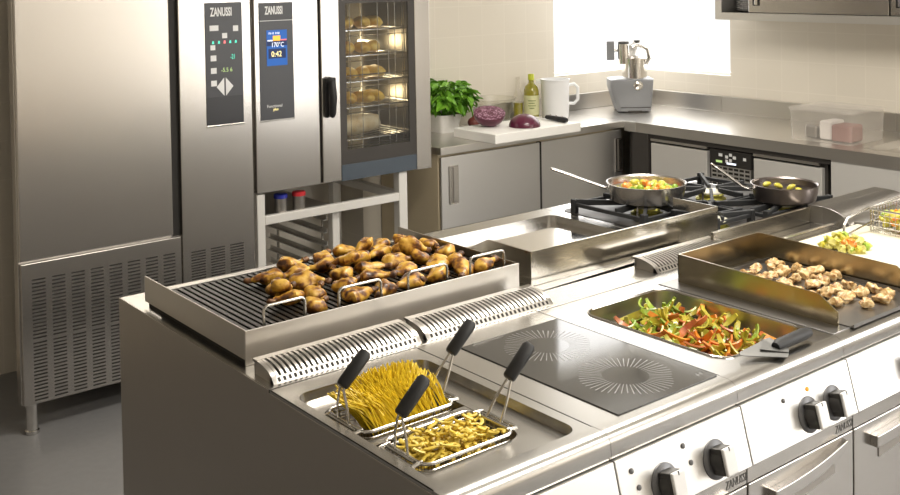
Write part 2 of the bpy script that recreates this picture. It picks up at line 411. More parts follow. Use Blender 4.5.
# ------------------------------------------------------------------ island
XA, XB, XC, XD, XE, XF = 1.09, 1.487, 1.885, 2.302, 2.752, 3.72
YF, YM = 1.395, 2.028                # front lip, line where the flue rail starts
ZT = .90
TOPZ0 = .852
def unit_body(root, x0, x1, first=False):
    """cabinet under a front unit: carcass, slanted control panel, name strip, door"""
    MB().prism([(1.40, .12), (2.03, .12), (2.03, .85), (1.42, .85), (1.39, .70)], x0+.001, x1-.001).build('carcass', M['side'], root, bevel=.002)
    MB().box(x0+.02, x1-.02, 1.46, 2.0, 0, .12).build('plinth', M['blacks'], root)
def front_panel(root, x0, x1, knobs, leds, handle=True, logo=True):
    g = .0018
    cp = MB().prism([(1.389, .849), (1.358, .731), (1.372, .727), (1.425, .727), (1.425, .849)], x0+g, x1-g).build('control_panel', M['panel'], root, bevel=.0015)
    nv = Vector((0, -.118, .031)).normalized(); up = Vector((0, .031, .118)).normalized()
    def on(x, z):       # a point on the slanted face
        return Vector((x, 1.358+(z-.731)*.031/.118, z))
    for x, z in knobs:
        c = on(x, z); q = nv.to_track_quat('Z', 'Y').to_matrix().to_4x4()
        mt = Matrix.Translation(c) @ q
        k = MB().lathe([(.0395, 0), (.0395, .002), (.038, .0032), (.026, .0036), (.024, .005)], 40, mt).build('knob', M['bezel'], root)
        # dark core and the silver grip that runs across it
        MB().lathe([(.0245, .006), (.0235, .028), (.021, .031), (0, .031)], 32, mt).build('knob_core', M['knob'], k)
        ax = Vector((1, 0, 0)); b_ = MB()
        bm = mt @ Matrix.Identity(4)
        X = ax; Y = up; Z = nv
        fr = Matrix(((X.x, Y.x, Z.x, c.x), (X.y, Y.y, Z.y, c.y), (X.z, Y.z, Z.z, c.z), (0, 0, 0, 1)))
        b_.box(-.0185, .0185, -.0275, .0275, .034, .042, fr)
        MB().box(-.0180, .0180, -.0270, .0270, .004, .034, fr).build('grip_body', M['knob'], k, bevel=.003)
        b_.build('grip', M['knobsilver'], k, bevel=.0035, seg=3)
        MB().box(-.0012, .0012, .020, .0276, .0405, .0426, fr).build('pointer', M['dark'], k, bevel=0)
    for x, z, m_ in leds:
        c = on(x, z); q = nv.to_track_quat('Z', 'Y').to_matrix().to_4x4()
        MB().lathe([(.0055, 0), (.0055, .002), (.003, .0035), (0, .0038)], 16, Matrix.Translation(c) @ q).build('indicator_lamp', m_, root)
    st = MB().box(x0+g, x1-g, 1.374, 1.40, .687, .7275).build('name_strip', M['unitdoor'], root, bevel=.001)
    if logo:
        text('logo', 'ZANUSSI', .026, M['printd'], root, (x1-.074, 1.3736, .6950), (1, 0, 0), (0, 0, 1), sx=.70, bold=.0001)
    MB().box(x0+.0, x1-.0, 1.376, 1.40, .12, .690).build('door_seal', M['dark'], root, bevel=0)
    d = MB().box(x0+.003, x1-.003, 1.372, 1.39, .13, .6845).build('door', M['unitdoor'], root, bevel=.002)
    if handle:
        xa, xb = x0+.075, x1-.055
        # bowed grip: straight lower bar, upper face swept up to the right
        n = 14; pts = []
        top = [(xa + (xb-xa)*i/n, 0.653 + .030*(i/n)**2.2) for i in range(n+1)]
        low = [(xa + (xb-xa-.02)*i/n, 0.624 + .034*(i/n)**3) for i in range(n+1)]
        MB().prism(top + low[::-1], 1.352, 1.373, 'y').build('handle', M['unitdoor'], d, bevel=.002)
        MB().prism([(xa+.035, .623), (xb-.035, .640), (xb-.03, .608), (xa+.035, .587)], 1.3695, 1.3725, 'y').build('handle_recess', M['side'], d, bevel=0)
    return d
def lip_top(mb, x0, x1, yb=1.445):
    """rounded front edge of a top, from the flat surface down to the drip edge"""
    prof = [(yb, ZT), (1.425, ZT)]
    for k in range(1, 7):
        a = R(90*k/6); prof.append((1.425-.027*math.sin(a), ZT-.02+.02*math.cos(a)))
    prof += [(1.395, TOPZ0+.006), (1.397, TOPZ0), (yb, TOPZ0)]
    mb.prism(prof, x0+.0006, x1-.0006, 'x', True)
def flue(root, x0, x1, n, slots=True):
    """quarter-round flue grille: curved ribs over a dark duct, square holes along its foot"""
    prof = lambda k_: [(2.128-.080*math.sin(R(a_))*k_, .9003+.031*math.cos(R(a_))*k_) for a_ in range(0, 67, 6)]
    arc = prof(1.); y1, z1 = arc[-1]
    solid_ = arc + [(2.044, .9003), (2.128, .9003)]
    fl = MB()
    if slots:
        w_ = (x1-x0-.02)/n; inner = prof(.93)
        for i in range(n):
            xa = x0+.012+w_*i; fl.prism(arc+inner[::-1], xa, xa+w_*.52, 'x', True)
        fl.prism([(2.130, .9003), (2.134, .9003), (2.134, .930), (2.130, .930)], x0, x1, 'x')  # back plate added so the rear guard reflects bright steel
        fl.prism([(2.122, .9265), (2.142, .9265), (2.142, .9325), (2.122, .9325)], x0, x1, 'x')
        fl.prism([(y1, z1), (2.044, .9003), (2.062, .9003), (2.062, z1-.001)], x0, x1, 'x')
    fl.prism(solid_, x0, x0+.011, 'x', True); fl.prism(solid_, x1-.011, x1, 'x', True)
    f = fl.build('flue_grille', M['steelh'], root)
    if slots:
        MB().prism([(2.126-(2.126-y)*.86, .901+(z-.901)*.74) for y, z in arc]+[(2.126, .901)], x0+.011, x1-.011, 'x', True).build('duct', M['bars'], f)
        ym, zm = (y1+2.044)/2-.0004, (z1+.9003)/2+.0006; dy_, dz_ = (y1-2.044)*.30, (z1-.9003)*.30; h = MB()
        for i in range(n):
            xa = x0+.012+w_*i
            h.prism([(ym-dy_, zm-dz_), (ym+dy_, zm+dz_), (ym+dy_+.003, zm+dz_-.002), (ym-dy_+.003, zm-dz_-.002)], xa+.001, xa+w_*.55, 'x')
        h.build('foot_holes', M['dark'], f)
    return f

# ---- pasta cooker -------------------------------------------------------------
pc = thing('pasta_cooker', (XA, YF, 0), 'stainless pasta cooker at the near left end of the island, holding two wire baskets', 'cooker')
unit_body(pc, XA, XB)
front_panel(pc, XA, XB, [(1.30, .775)], [(1.21, .822, M['ledd'])])
MB().box(XA-.0012, XA+.003, 1.43, 2.0275, .0, .8935).build('end_panel', M['side'], pc, bevel=.001)
t = MB(); lip_top(t, XA, XB)
basin = rr(XA+.024, XB-.030, 1.450, 1.965, .035)
t.plate_hole((XA, XB, 1.445, YM), basin, ZT); t.walls(basin, .880, ZT, scale=.985)
fl = [(p[0], p[1]) for p in rr(XA+.026, XB-.033, 1.454, 1.961, .035)]
well = rr(XA+.046, XA+.300, 1.5385, 1.900, .035)
# basin floor between the basin wall and the tank opening
n = len(well); vs = [(*p, .880) for p in fl] + [(*p, .8795) for p in well]
t.add(vs, [(i, (i+1) % n, n+(i+1) % n, n+i) for i in range(n)])
t.walls(well, .66, .8795, scale=.97); t.cap(well, .66, .97)
t.box(XA+.047, XA+.299, 1.6935, 1.7245, .862, .8790); t.box(XA, XA+.0035, 1.445, YM, .852, ZT); t.box(XB-.0035, XB-.0006, 1.445, YM, .852, ZT)
t.box(XA, XB, YM-.004, YM, .852, ZT)
t.build('tank_top', M['top'], pc)
MB().cap(rr(XA+.050, XA+.296, 1.5425, 1.896, .03), .80).build('water', M['water'], pc)
MB().box(XA+.0035, XB-.001, YM+.001, 2.145, .86, .9003).build('flue_rail', M['top'], pc, bevel=.001)
flue(pc, XA+.022, XB+.03, 28)

def basket(x0, x1, y0, y1, label):
    root = thing('pasta_basket', ((x0+x1)/2, (y0+y1)/2, .74), label, 'basket', 'pasta baskets')
    z = .888
    rim = rr(x0, x1, y0, y1, .022, 5)
    MB().tube([(*p, z) for p in rim], .0036, 8, closed=True).build('rim', M['wire'], root)
    m = MB()
    cx, cy = (x0+x1)/2, (y0+y1)/2
    low = [(cx+(p[0]-cx)*.93, cy+(p[1]-cy)*.93) for p in rim]
    for zz in [z-.012*k for k in range(1, 13)]:
        f_ = 1-.07*(z-zz)/.15
        m.tube([(cx+(p[0]-cx)*f_, cy+(p[1]-cy)*f_, zz) for p in rim], .0009, 4, closed=True)
    per = []
    for i in range(len(rim)):
        a, c = Vector(rim[i]), Vector(rim[(i+1) % len(rim)]); k = max(1, int((c-a).length/.012))
        per += [a+(c-a)*j/k for j in range(k)]
    for p in per: m.tube([(p.x, p.y, z), (cx+(p.x-cx)*.93, cy+(p.y-cy)*.93, .745)], .0009, 4)
    for k in range(1, 14):
        xx = x0+(x1-x0)*k/14; m.tube([(cx+(xx-cx)*.93, cy+(y0-cy)*.93, .746), (cx+(xx-cx)*.93, cy+(y1-cy)*.93, .746)], .0009, 4)
    m.build('wire_mesh', M['wire'], root)
    for sx in (-1, 1):
        xe = x0 if sx < 0 else x1
        # hooking bracket along the basket end
        br = MB()
        br.tube([(xe-.006*sx, y0+.018, z), (xe+.018*sx, y0+.018, z-.002), (xe+.020*sx, y0+.03, z-.002), (xe+.020*sx, y1-.03, z-.002), (xe+.018*sx, y1-.018, z-.002), (xe-.006*sx, y1-.018, z)], .0042, 8)
        br.tube([(xe+.008*sx, y0+.026, z+.001), (xe+.008*sx, y1-.026, z+.001)], .003, 6)
        h = br.build('handle', M['wire'], root)
        bx_, bz = xe + (-.006 if sx < 0 else .046), .963
        tx, tz = bx_+.062, bz+.056
        wv = MB()
        for q in (-.022, .022):
            wv.tube([(xe+.004*sx, cy+q, z), (xe+.004*sx+(bx_-xe-.004*sx)*.5, cy+q*.8, z+.036), (bx_, cy+q*.32, bz-.006), (bx_+.02, cy+q*.25, bz+.014)], .0029, 8)
        wv.build('handle_wire', M['wire'], h)
        a = Vector((bx_, cy, bz)); c = Vector((tx, cy, tz)); d = (c-a)
        pr = [a+d*f_ for f_ in (0, .04, .5, .92, 1.0)]
        MB().tube(pr, [.0125, .0150, .0155, .0155, .011], 16, flat=.85).build('grip', M['black'], h)
    return root
basket(1.150, 1.372, 1.545, 1.685, 'front pasta basket in the cooker, filled with short curly egg pasta')
basket(1.142, 1.372, 1.732, 1.880, 'rear pasta basket in the cooker, filled with a fan of spaghetti')
s = MB()
for i in range(620):                         # spaghetti fanned out of the rear basket
    u = random.random(); v = random.random()
    b0 = Vector((1.225+.085*(.8*u+.2*random.random()), 1.742+.075*v, .845-.05*v))
    tx = 1.150+.222*u+random.uniform(-.012, .012)
    e = Vector((min(1.374, max(1.146, tx)), 1.800+.082*v+random.uniform(-.006, .006), .918+.030*(1-((u-.6)*1.5)**2)*v+random.uniform(-.002, .003)))
    mid = (b0+e)/2 + Vector((random.uniform(-.004, .004), -.004, .012+random.uniform(-.003, .004)))
    s.tube([b0, (b0+mid)/2+Vector((0, -.001, .004)), mid, (mid+e)/2+Vector((0, 0, .004)), e], .0018, 4)
for i in range(110):                         # loose ends that lie over the near rim
    u = random.random()
    b0 = Vector((1.17+.19*u, 1.742, .872+.012*random.random()))
    e = Vector((1.155+.21*u+random.uniform(-.02, .02), 1.80+.05*random.random(), .912+.016*random.random()))
    s.tube([b0, (b0+e)/2+Vector((0, 0, .010)), e], .0016, 4)
tag(s.build('spaghetti', M['spag'], loc=(1.257, 1.806, .766)), 'bundle of yellow spaghetti fanning up out of the rear pasta basket', 'pasta', kind='stuff')
s = MB()
for i in range(330):
    c = Vector((random.uniform(1.172, 1.352), random.uniform(1.565, 1.665), random.uniform(.845, .888)))
    c.z += .012*math.sin((c.x-1.15)*14)
    a = random.uniform(0, 2*PI); L = random.uniform(.018, .034); cu = random.uniform(-1.6, 1.6); pts = []
    p = c.copy(); el = random.uniform(-.35, .35)
    for k in range(6):
        pts.append(p.copy()); p += Vector((math.cos(a)*math.cos(el), math.sin(a)*math.cos(el), math.sin(el)))*L/5; a += cu/5*1.3; el += random.uniform(-.25, .25)
    pts = [Vector((min(1.362, max(1.160, q.x)), min(1.675, max(1.555, q.y)), q.z)) for q in pts]
    s.tube(pts, .0042, 6, flat=.55)
tag(s.build('egg_pasta', M['tag'], loc=(1.261, 1.615, .80)), 'short curly egg pasta heaped in the front pasta basket', 'pasta', kind='stuff')

# ---- induction / ceramic hob ---------------------------------------------------
ih = thing('ceramic_hob', (XB, YF, 0), 'stainless unit with a black glass hob beside the pasta cooker', 'hob')
unit_body(ih, XB, XC)
front_panel(ih, XB, XC, [(1.612, .775), (1.772, .775)], [(1.527, .822, M['ledd']), (1.539, .789, M['ledd']), (1.683, .825, M['ledd']), (1.697, .790, M['ledd'])])
t = MB(); lip_top(t, XB, XC); t.box(XB+.0006, XC-.0006, 1.445, YM, TOPZ0, ZT)
t.build('top', M['top'], ih)
g = MB().box(1.562, 1.880, 1.446, 1.950, .9002, .9022).build('glass_plate', M['hob'], ih, bevel=.0006)
for cx, cy in ((1.728, 1.577), (1.728, 1.825)):
    m = MB()
    for k in range(48):
        a = 2*PI*k/48
        r0, r1 = .052, .100+.012*(abs(math.cos(2*a)))
        q = .0011
        d = Vector((math.cos(a), math.sin(a), 0)); e = Vector((-d.y, d.x, 0)); c = Vector((cx, cy, .9023))
        m.add([c+d*r0-e*q*.7, c+d*r0+e*q*.7, c+d*r1+e*q*1.2, c+d*r1-e*q*1.2], [(0, 1, 2, 3)])
    m.build('heating_zone_print', M['hobmark'], g)
m = MB()
for k in range(5): m.box(1.845+.004*k, 1.8475+.004*k, 1.468+.004*(k % 3), 1.474+.004*((k+1) % 3), .9022, .9024)
m.build('mark_print', M['hobmark'], g)
MB().box(XB, XC-.001, YM+.001, 2.145, .86, .9003).build('flue_rail', M['top'], ih, bevel=.001)
flue(ih, XB+.048, XC+.075, 28)

# ---- bratt pan -----------------------------------------------------------------
bp_ = thing('bratt_pan', (XC, YF, 0), 'stainless unit with a deep rectangular pan of cooked pepper strips', 'cooker')
unit_body(bp_, XC, XD)
front_panel(bp_, XC, XD, [(2.112, .775), (2.212, .775)], [(2.032, .824, M['ledd']), (2.126, .826, M['ledo'])])
t = MB(); lip_top(t, XC, XD)
hole = rr(1.965, XD-.012, 1.492, 1.945, .045, 8)
t.plate_hole((XC+.0006, XD-.0006, 1.445, YM), hole, ZT)
t.box(XC+.0006, XC+.003, 1.445, YM, .852, ZT); t.box(XC, XD, YM-.004, YM, .852, ZT)
t.build('top', M['top'], bp_)
t = MB(); t.walls(hole, .815, ZT, scale=.96); t.cap(hole, .815, .96)
t.build('pan_well', M['wellin'], bp_)
MB().tube([(*p, .9005) for p in hole], .0032, 8, closed=True).build('pan_rim', M['polished'], bp_)
MB().box(XC, XD-.001, YM+.001, 2.145, .86, .9003).build('flue_rail', M['top'], bp_, bevel=.001)

# ---- griddle -------------------------------------------------------------------
gd = thing('griddle', (XD, YF, 0), 'stainless griddle unit with a tall three-sided splash guard', 'griddle')
unit_body(gd, XD, XE)
front_panel(gd, XD, XE, [(2.56, .775), (2.665, .775)], [])
t = MB(); lip_top(t, XD, XE); t.box(XD+.0006, XE-.0006, 1.445, YM, TOPZ0, ZT); t.build('top', M['top'], gd)
MB().box(2.306, 2.748, 1.425, 1.975, .9001, .9018).build('griddle_plate', M['tray'], gd, bevel=.0005)  # dark border outside the guard: guard's reflection put into the colour
sg = MB()
sg.prism([(1.447, .9018), (1.447, .936), (1.500, .971), (1.948, .982), (1.948, .9018)], 2.362, 2.366)
sg.prism([(1.447, .9018), (1.447, .936), (1.500, .971), (1.948, .982), (1.948, .9018)], 2.738, 2.742)
sg.box(2.362, 2.742, 1.945, 1.949, .9018, .982)
sg.build('splash_guard', M['goldtint'], gd)
MB().box(XD, XE-.001, YM+.001, 2.145, .86, .9003).build('flue_rail', M['top'], gd, bevel=.001)
flue(gd, 2.385, XE-.004, 25)

tr = thing('drip_tray', (2.55, 1.63, .903), 'dark flat metal tray lying in the griddle under browned meat pieces', 'tray')
t = MB(); t.box(2.376, 2.730, 1.412, 1.900, .9025, .9045)
t.box(2.376, 2.730, 1.898, 1.901, .9045, .916); t.box(2.727, 2.730, 1.412, 1.90, .9045, .914)
t.prism([(1.412, .9045), (1.412, .912), (1.422, .9045)], 2.376, 2.730)
t.build('tray_sheet', M['tray'], tr)

# ---- fryer at the right end -----------------------------------------------------
fy = thing('fryer', (XE, YF, 0), 'stainless chip scuttle and fryer unit at the right end of the island front', 'fryer')
unit_body(fy, XE, XF)
front_panel(fy, XE, XF, [(2.98, .775)], [])
t = MB(); lip_top(t, XE, XF); t.box(XE+.0006, XF, 1.445, YM, TOPZ0, ZT)
t.build('top', M['top'], fy)
tp = MB(); rim = rr(2.80, 3.30, 1.47, 1.995, .03)
n = len(rim); tp.tube([(*p, .918) for p in rim], .006, 8, closed=True); tp.walls(rim, .901, .918)
tp.build('scuttle_rim', M['polished'], fy)
MB().box(XE+.001, XF, YM, 2.145, .86, .8995).build('flue_rail', M['top'], fy, bevel=.001)
# low upstand behind griddle and fryer, then the closed flue hood
MB().box(2.72, 3.261, 2.10, 2.112, .8995, .955).build('upstand', M['guard'], fy, bevel=.002)
arc = [(2.055-.105*math.sin(R(90*k/10)), .9+.062*math.cos(R(90*k/10))) for k in range(11)]
fh = MB().prism(arc+[(2.055, .90)], 3.262, 3.70, 'x', True); fh.box(3.262, 3.70, 2.055, 2.112, .90, .962)
fh.build('flue_hood', M['tray'], fy, bevel=.001)
cb = box('serving_board', 2.825, 3.28, 1.50, 1.935, .906, .922, M['cream'], None, .003, loc=(3.05, 1.72, .906))
tag(cb, 'cream white board in the fryer unit with vegetable pieces on its far edge', 'board')

# ---- rear units: chargrill ------------------------------------------------------
cg = thing('chargrill', (1.52, 2.45, 0), 'stainless chargrill with a walled grate at the rear left of the island', 'grill')
XG = 1.955
MB().box(XA+.004, XG-.004, 2.870, 2.884, .13, .855).build('rear_bright_panel', M['satin'], cg, bevel=.002)  # unseen bright panel, added for the chiller front to reflect
MB().box(XA+.003, XG-.001, 2.032, 2.87, .12, .86).build('carcass', M['side'], cg, bevel=.002)
MB().box(XA+.03, XG-.03, 2.08, 2.82, 0, .12).build('plinth', M['blacks'], cg)
MB().box(XA, XA+.003, 2.0285, 2.892, .0, .8995).build('end_panel', M['side'], cg, bevel=.001)
MB().box(XA+.0032, XG-.001, 2.147, 2.89, .862, .8993).build('top', M['top'], cg)
t = MB()
t.prism([(2.190, .913), (2.190, .982), (2.772, .982), (2.772, .913)], 1.117, 1.121); t.box(1.963, 1.966, 2.190, 2.765, .8995, .980)
t.box(1.117, 1.966, 2.186, 2.190, .8995, .981)
t.box(1.129, 1.963, 2.690, 2.694, .8995, .957); t.box(1.129, 1.963, 2.694, 2.715, .953, .957)
t.build('trough', M['steelh'], cg, bevel=.0012)
MB().box(1.13, 1.962, 2.193, 2.69, .9135, .918).build('drip_pan', M['dark'], cg)
MB().box(1.126, 1.962, 2.1905, 2.765, .8994, .9132).build('trough_shade_gap', M['dark'], cg)  # dark slab puts the shade under the trough into colour
MB().box(1.928, 1.9335, 2.1868, 2.1882, .900, .940).box(1.9335, 1.944, 2.1866, 2.1882, .900, .958).build('tray_slot', M['dark'], cg, bevel=0)
loops = [(1.177, 1.288), (1.385, 1.511), (1.596, 1.725), (1.805, 1.928)]
edges = [1.133, 1.337, 1.553, 1.765, 1.960]
for i in range(4):
    a, c = edges[i], edges[i+1]; gb = MB(); nb = 11; st_ = (c-a)/nb
    for k in range(nb):
        x = a+st_*(k+.5)
        gb.prism([(x-.0055, .955), (x+.0055, .955), (x+.003, .941), (x-.003, .941)], 2.204, 2.684, 'y')
    gb.box(a+.003, c-.003, 2.200, 2.208, .940, .950); gb.box(a+.003, c-.003, 2.68, 2.688, .940, .950)
    gr = gb.build('grate', M['bars'], cg)
    l, r_ = loops[i]; z0, z1, q = .945, 1.021, .012
    pts = [(l, 2.206, z0), (l, 2.206, z1-q)]
    pts += [(l+q-q*math.cos(R(90*k/4)), 2.206, z1-q+q*math.sin(R(90*k/4))) for k in range(1, 5)]
    pts += [(r_-q+q*math.sin(R(90*k/4)), 2.206, z1-q+q*math.cos(R(90*k/4))) for k in range(0, 5)]
    pts += [(r_, 2.206, z0)]
    MB().tube(pts, .0036, 10).build('handle', M['wire'], gr)

# ---- rear units: chrome griddle with splash guard, gas range ---------------------
sp = thing('chrome_griddle', (2.33, 2.5, 0), 'rear island griddle with a mirror bright plate behind a steel splash guard', 'griddle')
XH = 2.72
MB().box(XG+.004, XH-.004, 2.860, 2.884, .13, .855).build('rear_bright_panel', M['satin'], sp, bevel=.002)  # added bright panel, unseen, lightens reflections in the chiller
MB().box(XG+.001, XH-.001, 2.15, 2.86, .12, .86).build('carcass', M['side'], sp, bevel=.002)
MB().box(XG+.03, XH-.03, 2.2, 2.80, 0, .12).build('plinth', M['blacks'], sp)
t = MB(); hole = rr(2.03, 2.685, 2.245, 2.80, .03)
t.plate_hole((XG+.001, XH-.001, 2.147, 2.89), hole, ZT); t.walls(hole, .874, ZT); t.box(XG+.001, XH-.001, 2.886, 2.89, .86, ZT)
t.build('top', M['top'], sp)
MB().cap(hole, .876).build('griddle_plate', M['plate'], sp)
t = MB()
side_ = [(2.200, .9), (2.200, 1.0), (2.386, 1.0), (2.500, .945), (2.533, .905), (2.533, .9)]
t.prism(side_, 2.022, 2.026); t.box(2.022, 2.872, 2.198, 2.202, .9005, 1.0)
t.prism([(2.200, .9005), (2.200, 1.0), (2.386, 1.0), (2.386, .962), (2.240, .962), (2.240, .9005)], 2.868, 2.872)
t.build('splash_guard', M['guard'], sp, bevel=.001)

ra = thing('gas_range', (3.13, 2.5, 0), 'four burner gas range with black cast iron grates at the rear right of the island', 'stove')
XI = 3.56
MB().box(XH+.004, XI-.004, 2.860, 2.884, .13, .855).build('rear_bright_panel', M['satin'], ra, bevel=.002)  # unseen panel added bright for the reflections across the aisle
MB().box(XH+.001, XI, 2.15, 2.86, .12, .86).build('carcass', M['side'], ra, bevel=.002)
MB().box(XH+.03, XI-.03, 2.2, 2.80, 0, .12).build('plinth', M['blacks'], ra)
t = MB(); t.box(XH+.001, XI, 2.147, 2.89, .865, .8995); t.build('top', M['top'], ra, bevel=.003)
MB().prism(rr(XH+.03, XI-.02, 2.235, 2.82, .03), .8996, .9015, 'z').build('spill_tray', M['blacks'], ra)
BUR = [(2.93, 2.265), (3.31, 2.235), (3.29, 2.55), (2.92, 2.55)]
for x, y in BUR:
    b_ = MB().lathe([(.058, .9015), (.058, .912), (.047, .918), (.047, .926), (.050, .928), (.048, .934), (.0, .934)], 32, Matrix.Translation((x, y, 0))).build('burner', M['brass'], ra)
    MB().lathe([(.051, .9341), (.050, .9385), (.040, .941), (0, .9415)], 32, Matrix.Translation((x, y, 0))).build('burner_cap', M['burn'], b_)
    MB().cyl((x-.066, y-.014, .9015), (x-.066, y-.014, .946), .0042, 12).build('spark_plug', M['polished'], b_)
def grate(x0, x1, y0, y1, c):
    g_ = MB(); h0, h1 = .930, .952; w_ = .0075; f1 = .940
    g_.box(x0, x1, y0, y0+1.6*w_, .926, f1); g_.box(x0, x1, y1-1.6*w_, y1, .926, f1); g_.box(x0, x0+1.6*w_, y0, y1, .926, f1); g_.box(x1-1.6*w_, x1, y0, y1, .926, f1)
    for sx, sy in ((x0, c[1]), (x1, c[1]), (c[0], y0), (c[0], y1), (x0, y0), (x1, y0), (x0, y1), (x1, y1)):
        a = Vector((sx, sy, 0)); d = Vector((c[0], c[1], 0))-a; L = d.length
        if L < .05: continue
        ang = math.atan2(d.y, d.x)
        mt = Matrix.Translation((sx, sy, 0)) @ Matrix.Rotation(ang, 4, 'Z')
        vs = [mt @ Vector((p, q, z)) for q in (-w_*.8, w_*.8) for p, z in ((.004, h0), (L-.040, h0+.008), (L-.034, h1+.003), (.004, h1))]
        g_.add(vs, [(0, 1, 2, 3), (7, 6, 5, 4), (0, 4, 5, 1), (1, 5, 6, 2), (2, 6, 7, 3), (3, 7, 4, 0)])
    for sx in (x0+w_, x1-w_):
        for sy in (y0+w_, y1-w_): g_.box(sx-.011, sx+.011, sy-.011, sy+.011, .9015, .952)
    g_.build('pan_grate', M['iron'], ra, bevel=.002)
grate(2.752, 3.095, 2.415, 2.765, (2.92, 2.55)); grate(3.105, 3.50, 2.40, 2.765, (3.29, 2.55))
grate(2.885, 3.095, 2.215, 2.405, (2.93, 2.265)); grate(3.105, 3.50, 2.135+.03, 2.39, (3.31, 2.235))

# ---- pans on the range -----------------------------------------------------------
def frying_pan(name, c, r, h, hend, mo, mi, label, mh):
    root = thing(name, c, label, 'pan')
    T = Matrix.Translation(c)
    MB().lathe([(0, 0), (r*.86, 0), (r*.91, .004), (r*.97, h*.55), (r, h-.002), (r+.003, h), (r-.001, h+.001), (r-.006, h-.004), (r*.94, h*.5), (r*.87, .008), (r*.8, .0055), (0, .0055)], 48, T).build('body', mo, root)
    MB().lathe([(r*.955, h*.6), (r*.865, .0085), (r*.8, .006), (0, .006)], 48, T).build('cooking_surface', mi, root)
    c = Vector(c); e = Vector(hend); d = Vector((e.x-c.x, e.y-c.y, 0)); dn = d.normalized()
    a = c + dn*(r-.001) + Vector((0, 0, h*.62))
    b1 = a + dn*.035 + Vector((0, 0, .012)); L = e-b1
    hd = MB().tube([a, b1, b1+L*.3, b1+L*.75, b1+L*.95, e], [.010, .0085, .0095, .0115, .0105, .006], 12, flat=.55).build('handle', mh, root)
    rv = MB()
    for q in (-.012, .012):
        s_ = dn.cross(Vector((0, 0, 1)))*q
        rv.lathe([(.004, 0), (.003, .0025), (0, .003)], 10, Matrix.Translation(a+s_+dn*.0005) @ dn.to_track_quat('Z', 'Y').to_matrix().to_4x4())
    rv.build('rivets', M['polished'], hd)
    return root
P1, P2 = (2.931, 2.56, .956), (3.29, 2.222, .956)
frying_pan('saute_pan', P1, .142, .065, (2.69, 2.81, 1.068), M['pan'], M['panin'], 'bright steel saute pan with mixed vegetables on the left rear burner', M['pan'])
frying_pan('frying_pan', P2, .117, .060, (3.10, 2.40, 1.088), M['darkpan'], M['darkpan'], 'dark frying pan with a little food on the right hand burner', M['pan'])

# ------------------------------------------------------------------ food, counted one by one
def copies(proto, n): return [proto if i == 0 else copy_tree(proto) for i in range(n)]
def blob(prof, seg=14, bend=0., amp=.003, seed=0, flat=1., freq=38):
    """body of revolution along x with a bend and lumps"""
    vs = []; fs = []; n = len(prof)
    for x, r in prof:
        for k in range(seg):
            a = 2*PI*k/seg; p = Vector((x, r*math.cos(a), r*flat*math.sin(a)))
            p.z += bend*(x/.1)**2
            d = noise.noise(p*freq+Vector((seed*3.1, seed*1.7, 0)))*amp
            q = Vector((0, math.cos(a), math.sin(a)))*d
            vs.append(p+q)
    for i in range(n-1):
        for k in range(seg):
            l = (k+1) % seg; fs.append((i*seg+k, (i+1)*seg+k, (i+1)*seg+l, i*seg+l))
    m = MB(); m.add(vs, fs, True); m.f.append(list(range(seg))[::-1]); m.sm.append(True); m.f.append(list(range((n-1)*seg, n*seg))); m.sm.append(True)
    return m
drum_protos = []
for sd in range(4):
    root = thing('chicken_drumstick', (0, 0, 0), 'x', 'chicken', 'roast drumsticks on the chargrill')
    prof = [(-.056, .003), (-.054, .011), (-.049, .019), (-.041, .026), (-.031, .031), (-.020, .0335), (-.008, .033), (.004, .030), (.014, .0255), (.023, .020), (.031, .0155), (.038, .0125), (.045, .0105), (.050, .0098)]
    blob(prof, 24, .008, .012, sd, .62).build('meat', M['skin'], root)
    blob([(.046, .0088), (.053, .0092), (.058, .0112), (.064, .0115), (.069, .008), (.071, .003)], 12, .006, .006, sd+9, .9).build('bone_end', M['bone'], root)
    drum_protos.append(root)
dr = []
rows = [('front row', 2.265, [1.36, 1.475, 1.565, 1.655, 1.745, 1.83, 1.91]),
        ('second row', 2.365, [1.33, 1.42, 1.515, 1.605, 1.70, 1.79, 1.875]),
        ('third row', 2.46, [1.36, 1.455, 1.55, 1.64, 1.735, 1.825, 1.91]),
        ('fourth row', 2.555, [1.37, 1.47, 1.56, 1.655, 1.75, 1.84, 1.92]),
        ('back row', 2.635, [1.50, 1.60, 1.70, 1.80, 1.895])]
ordn = ['leftmost', 'second from the left', 'third from the left', 'fourth from the left', 'fifth from the left', 'sixth from the left', 'seventh from the left', 'eighth from the left']
rnd = random.Random(5)
cnt = 0
for rn, y, xs in rows:
    for i, x in enumerate(xs):
        p = drum_protos[cnt % 4]
        o = p if cnt < 4 else copy_tree(p)
        o.location = (x+rnd.uniform(-.012, .012), y+rnd.uniform(-.010, .012), .955+.0160)
        o.rotation_euler = (rnd.uniform(-.5, .5), rnd.uniform(-.06, .10), rnd.choice((R(25), R(205), R(170), R(-20), R(60)))+rnd.uniform(-.4, .4))
        sc_ = rnd.uniform(.80, .92); o.scale = (sc_, sc_, sc_)
        o['label'] = 'roast chicken drumstick on the chargrill, %s in the %s' % (ordn[i], rn)
        cnt += 1
for i, (x, y) in enumerate(((1.345, 2.41), (1.60, 2.51), (1.72, 2.60), (1.83, 2.50))):
    o = copy_tree(drum_protos[i]); o.location = (x, y, .990); o.rotation_euler = (.4*i, .25, R((30, 150, 200, -30)[i])); o.scale = (.80, .80, .80)
    o['label'] = 'roast drumstick lying on top of the others, %s on the chargrill' % (ordn[i] if i < 3 else 'rightmost')

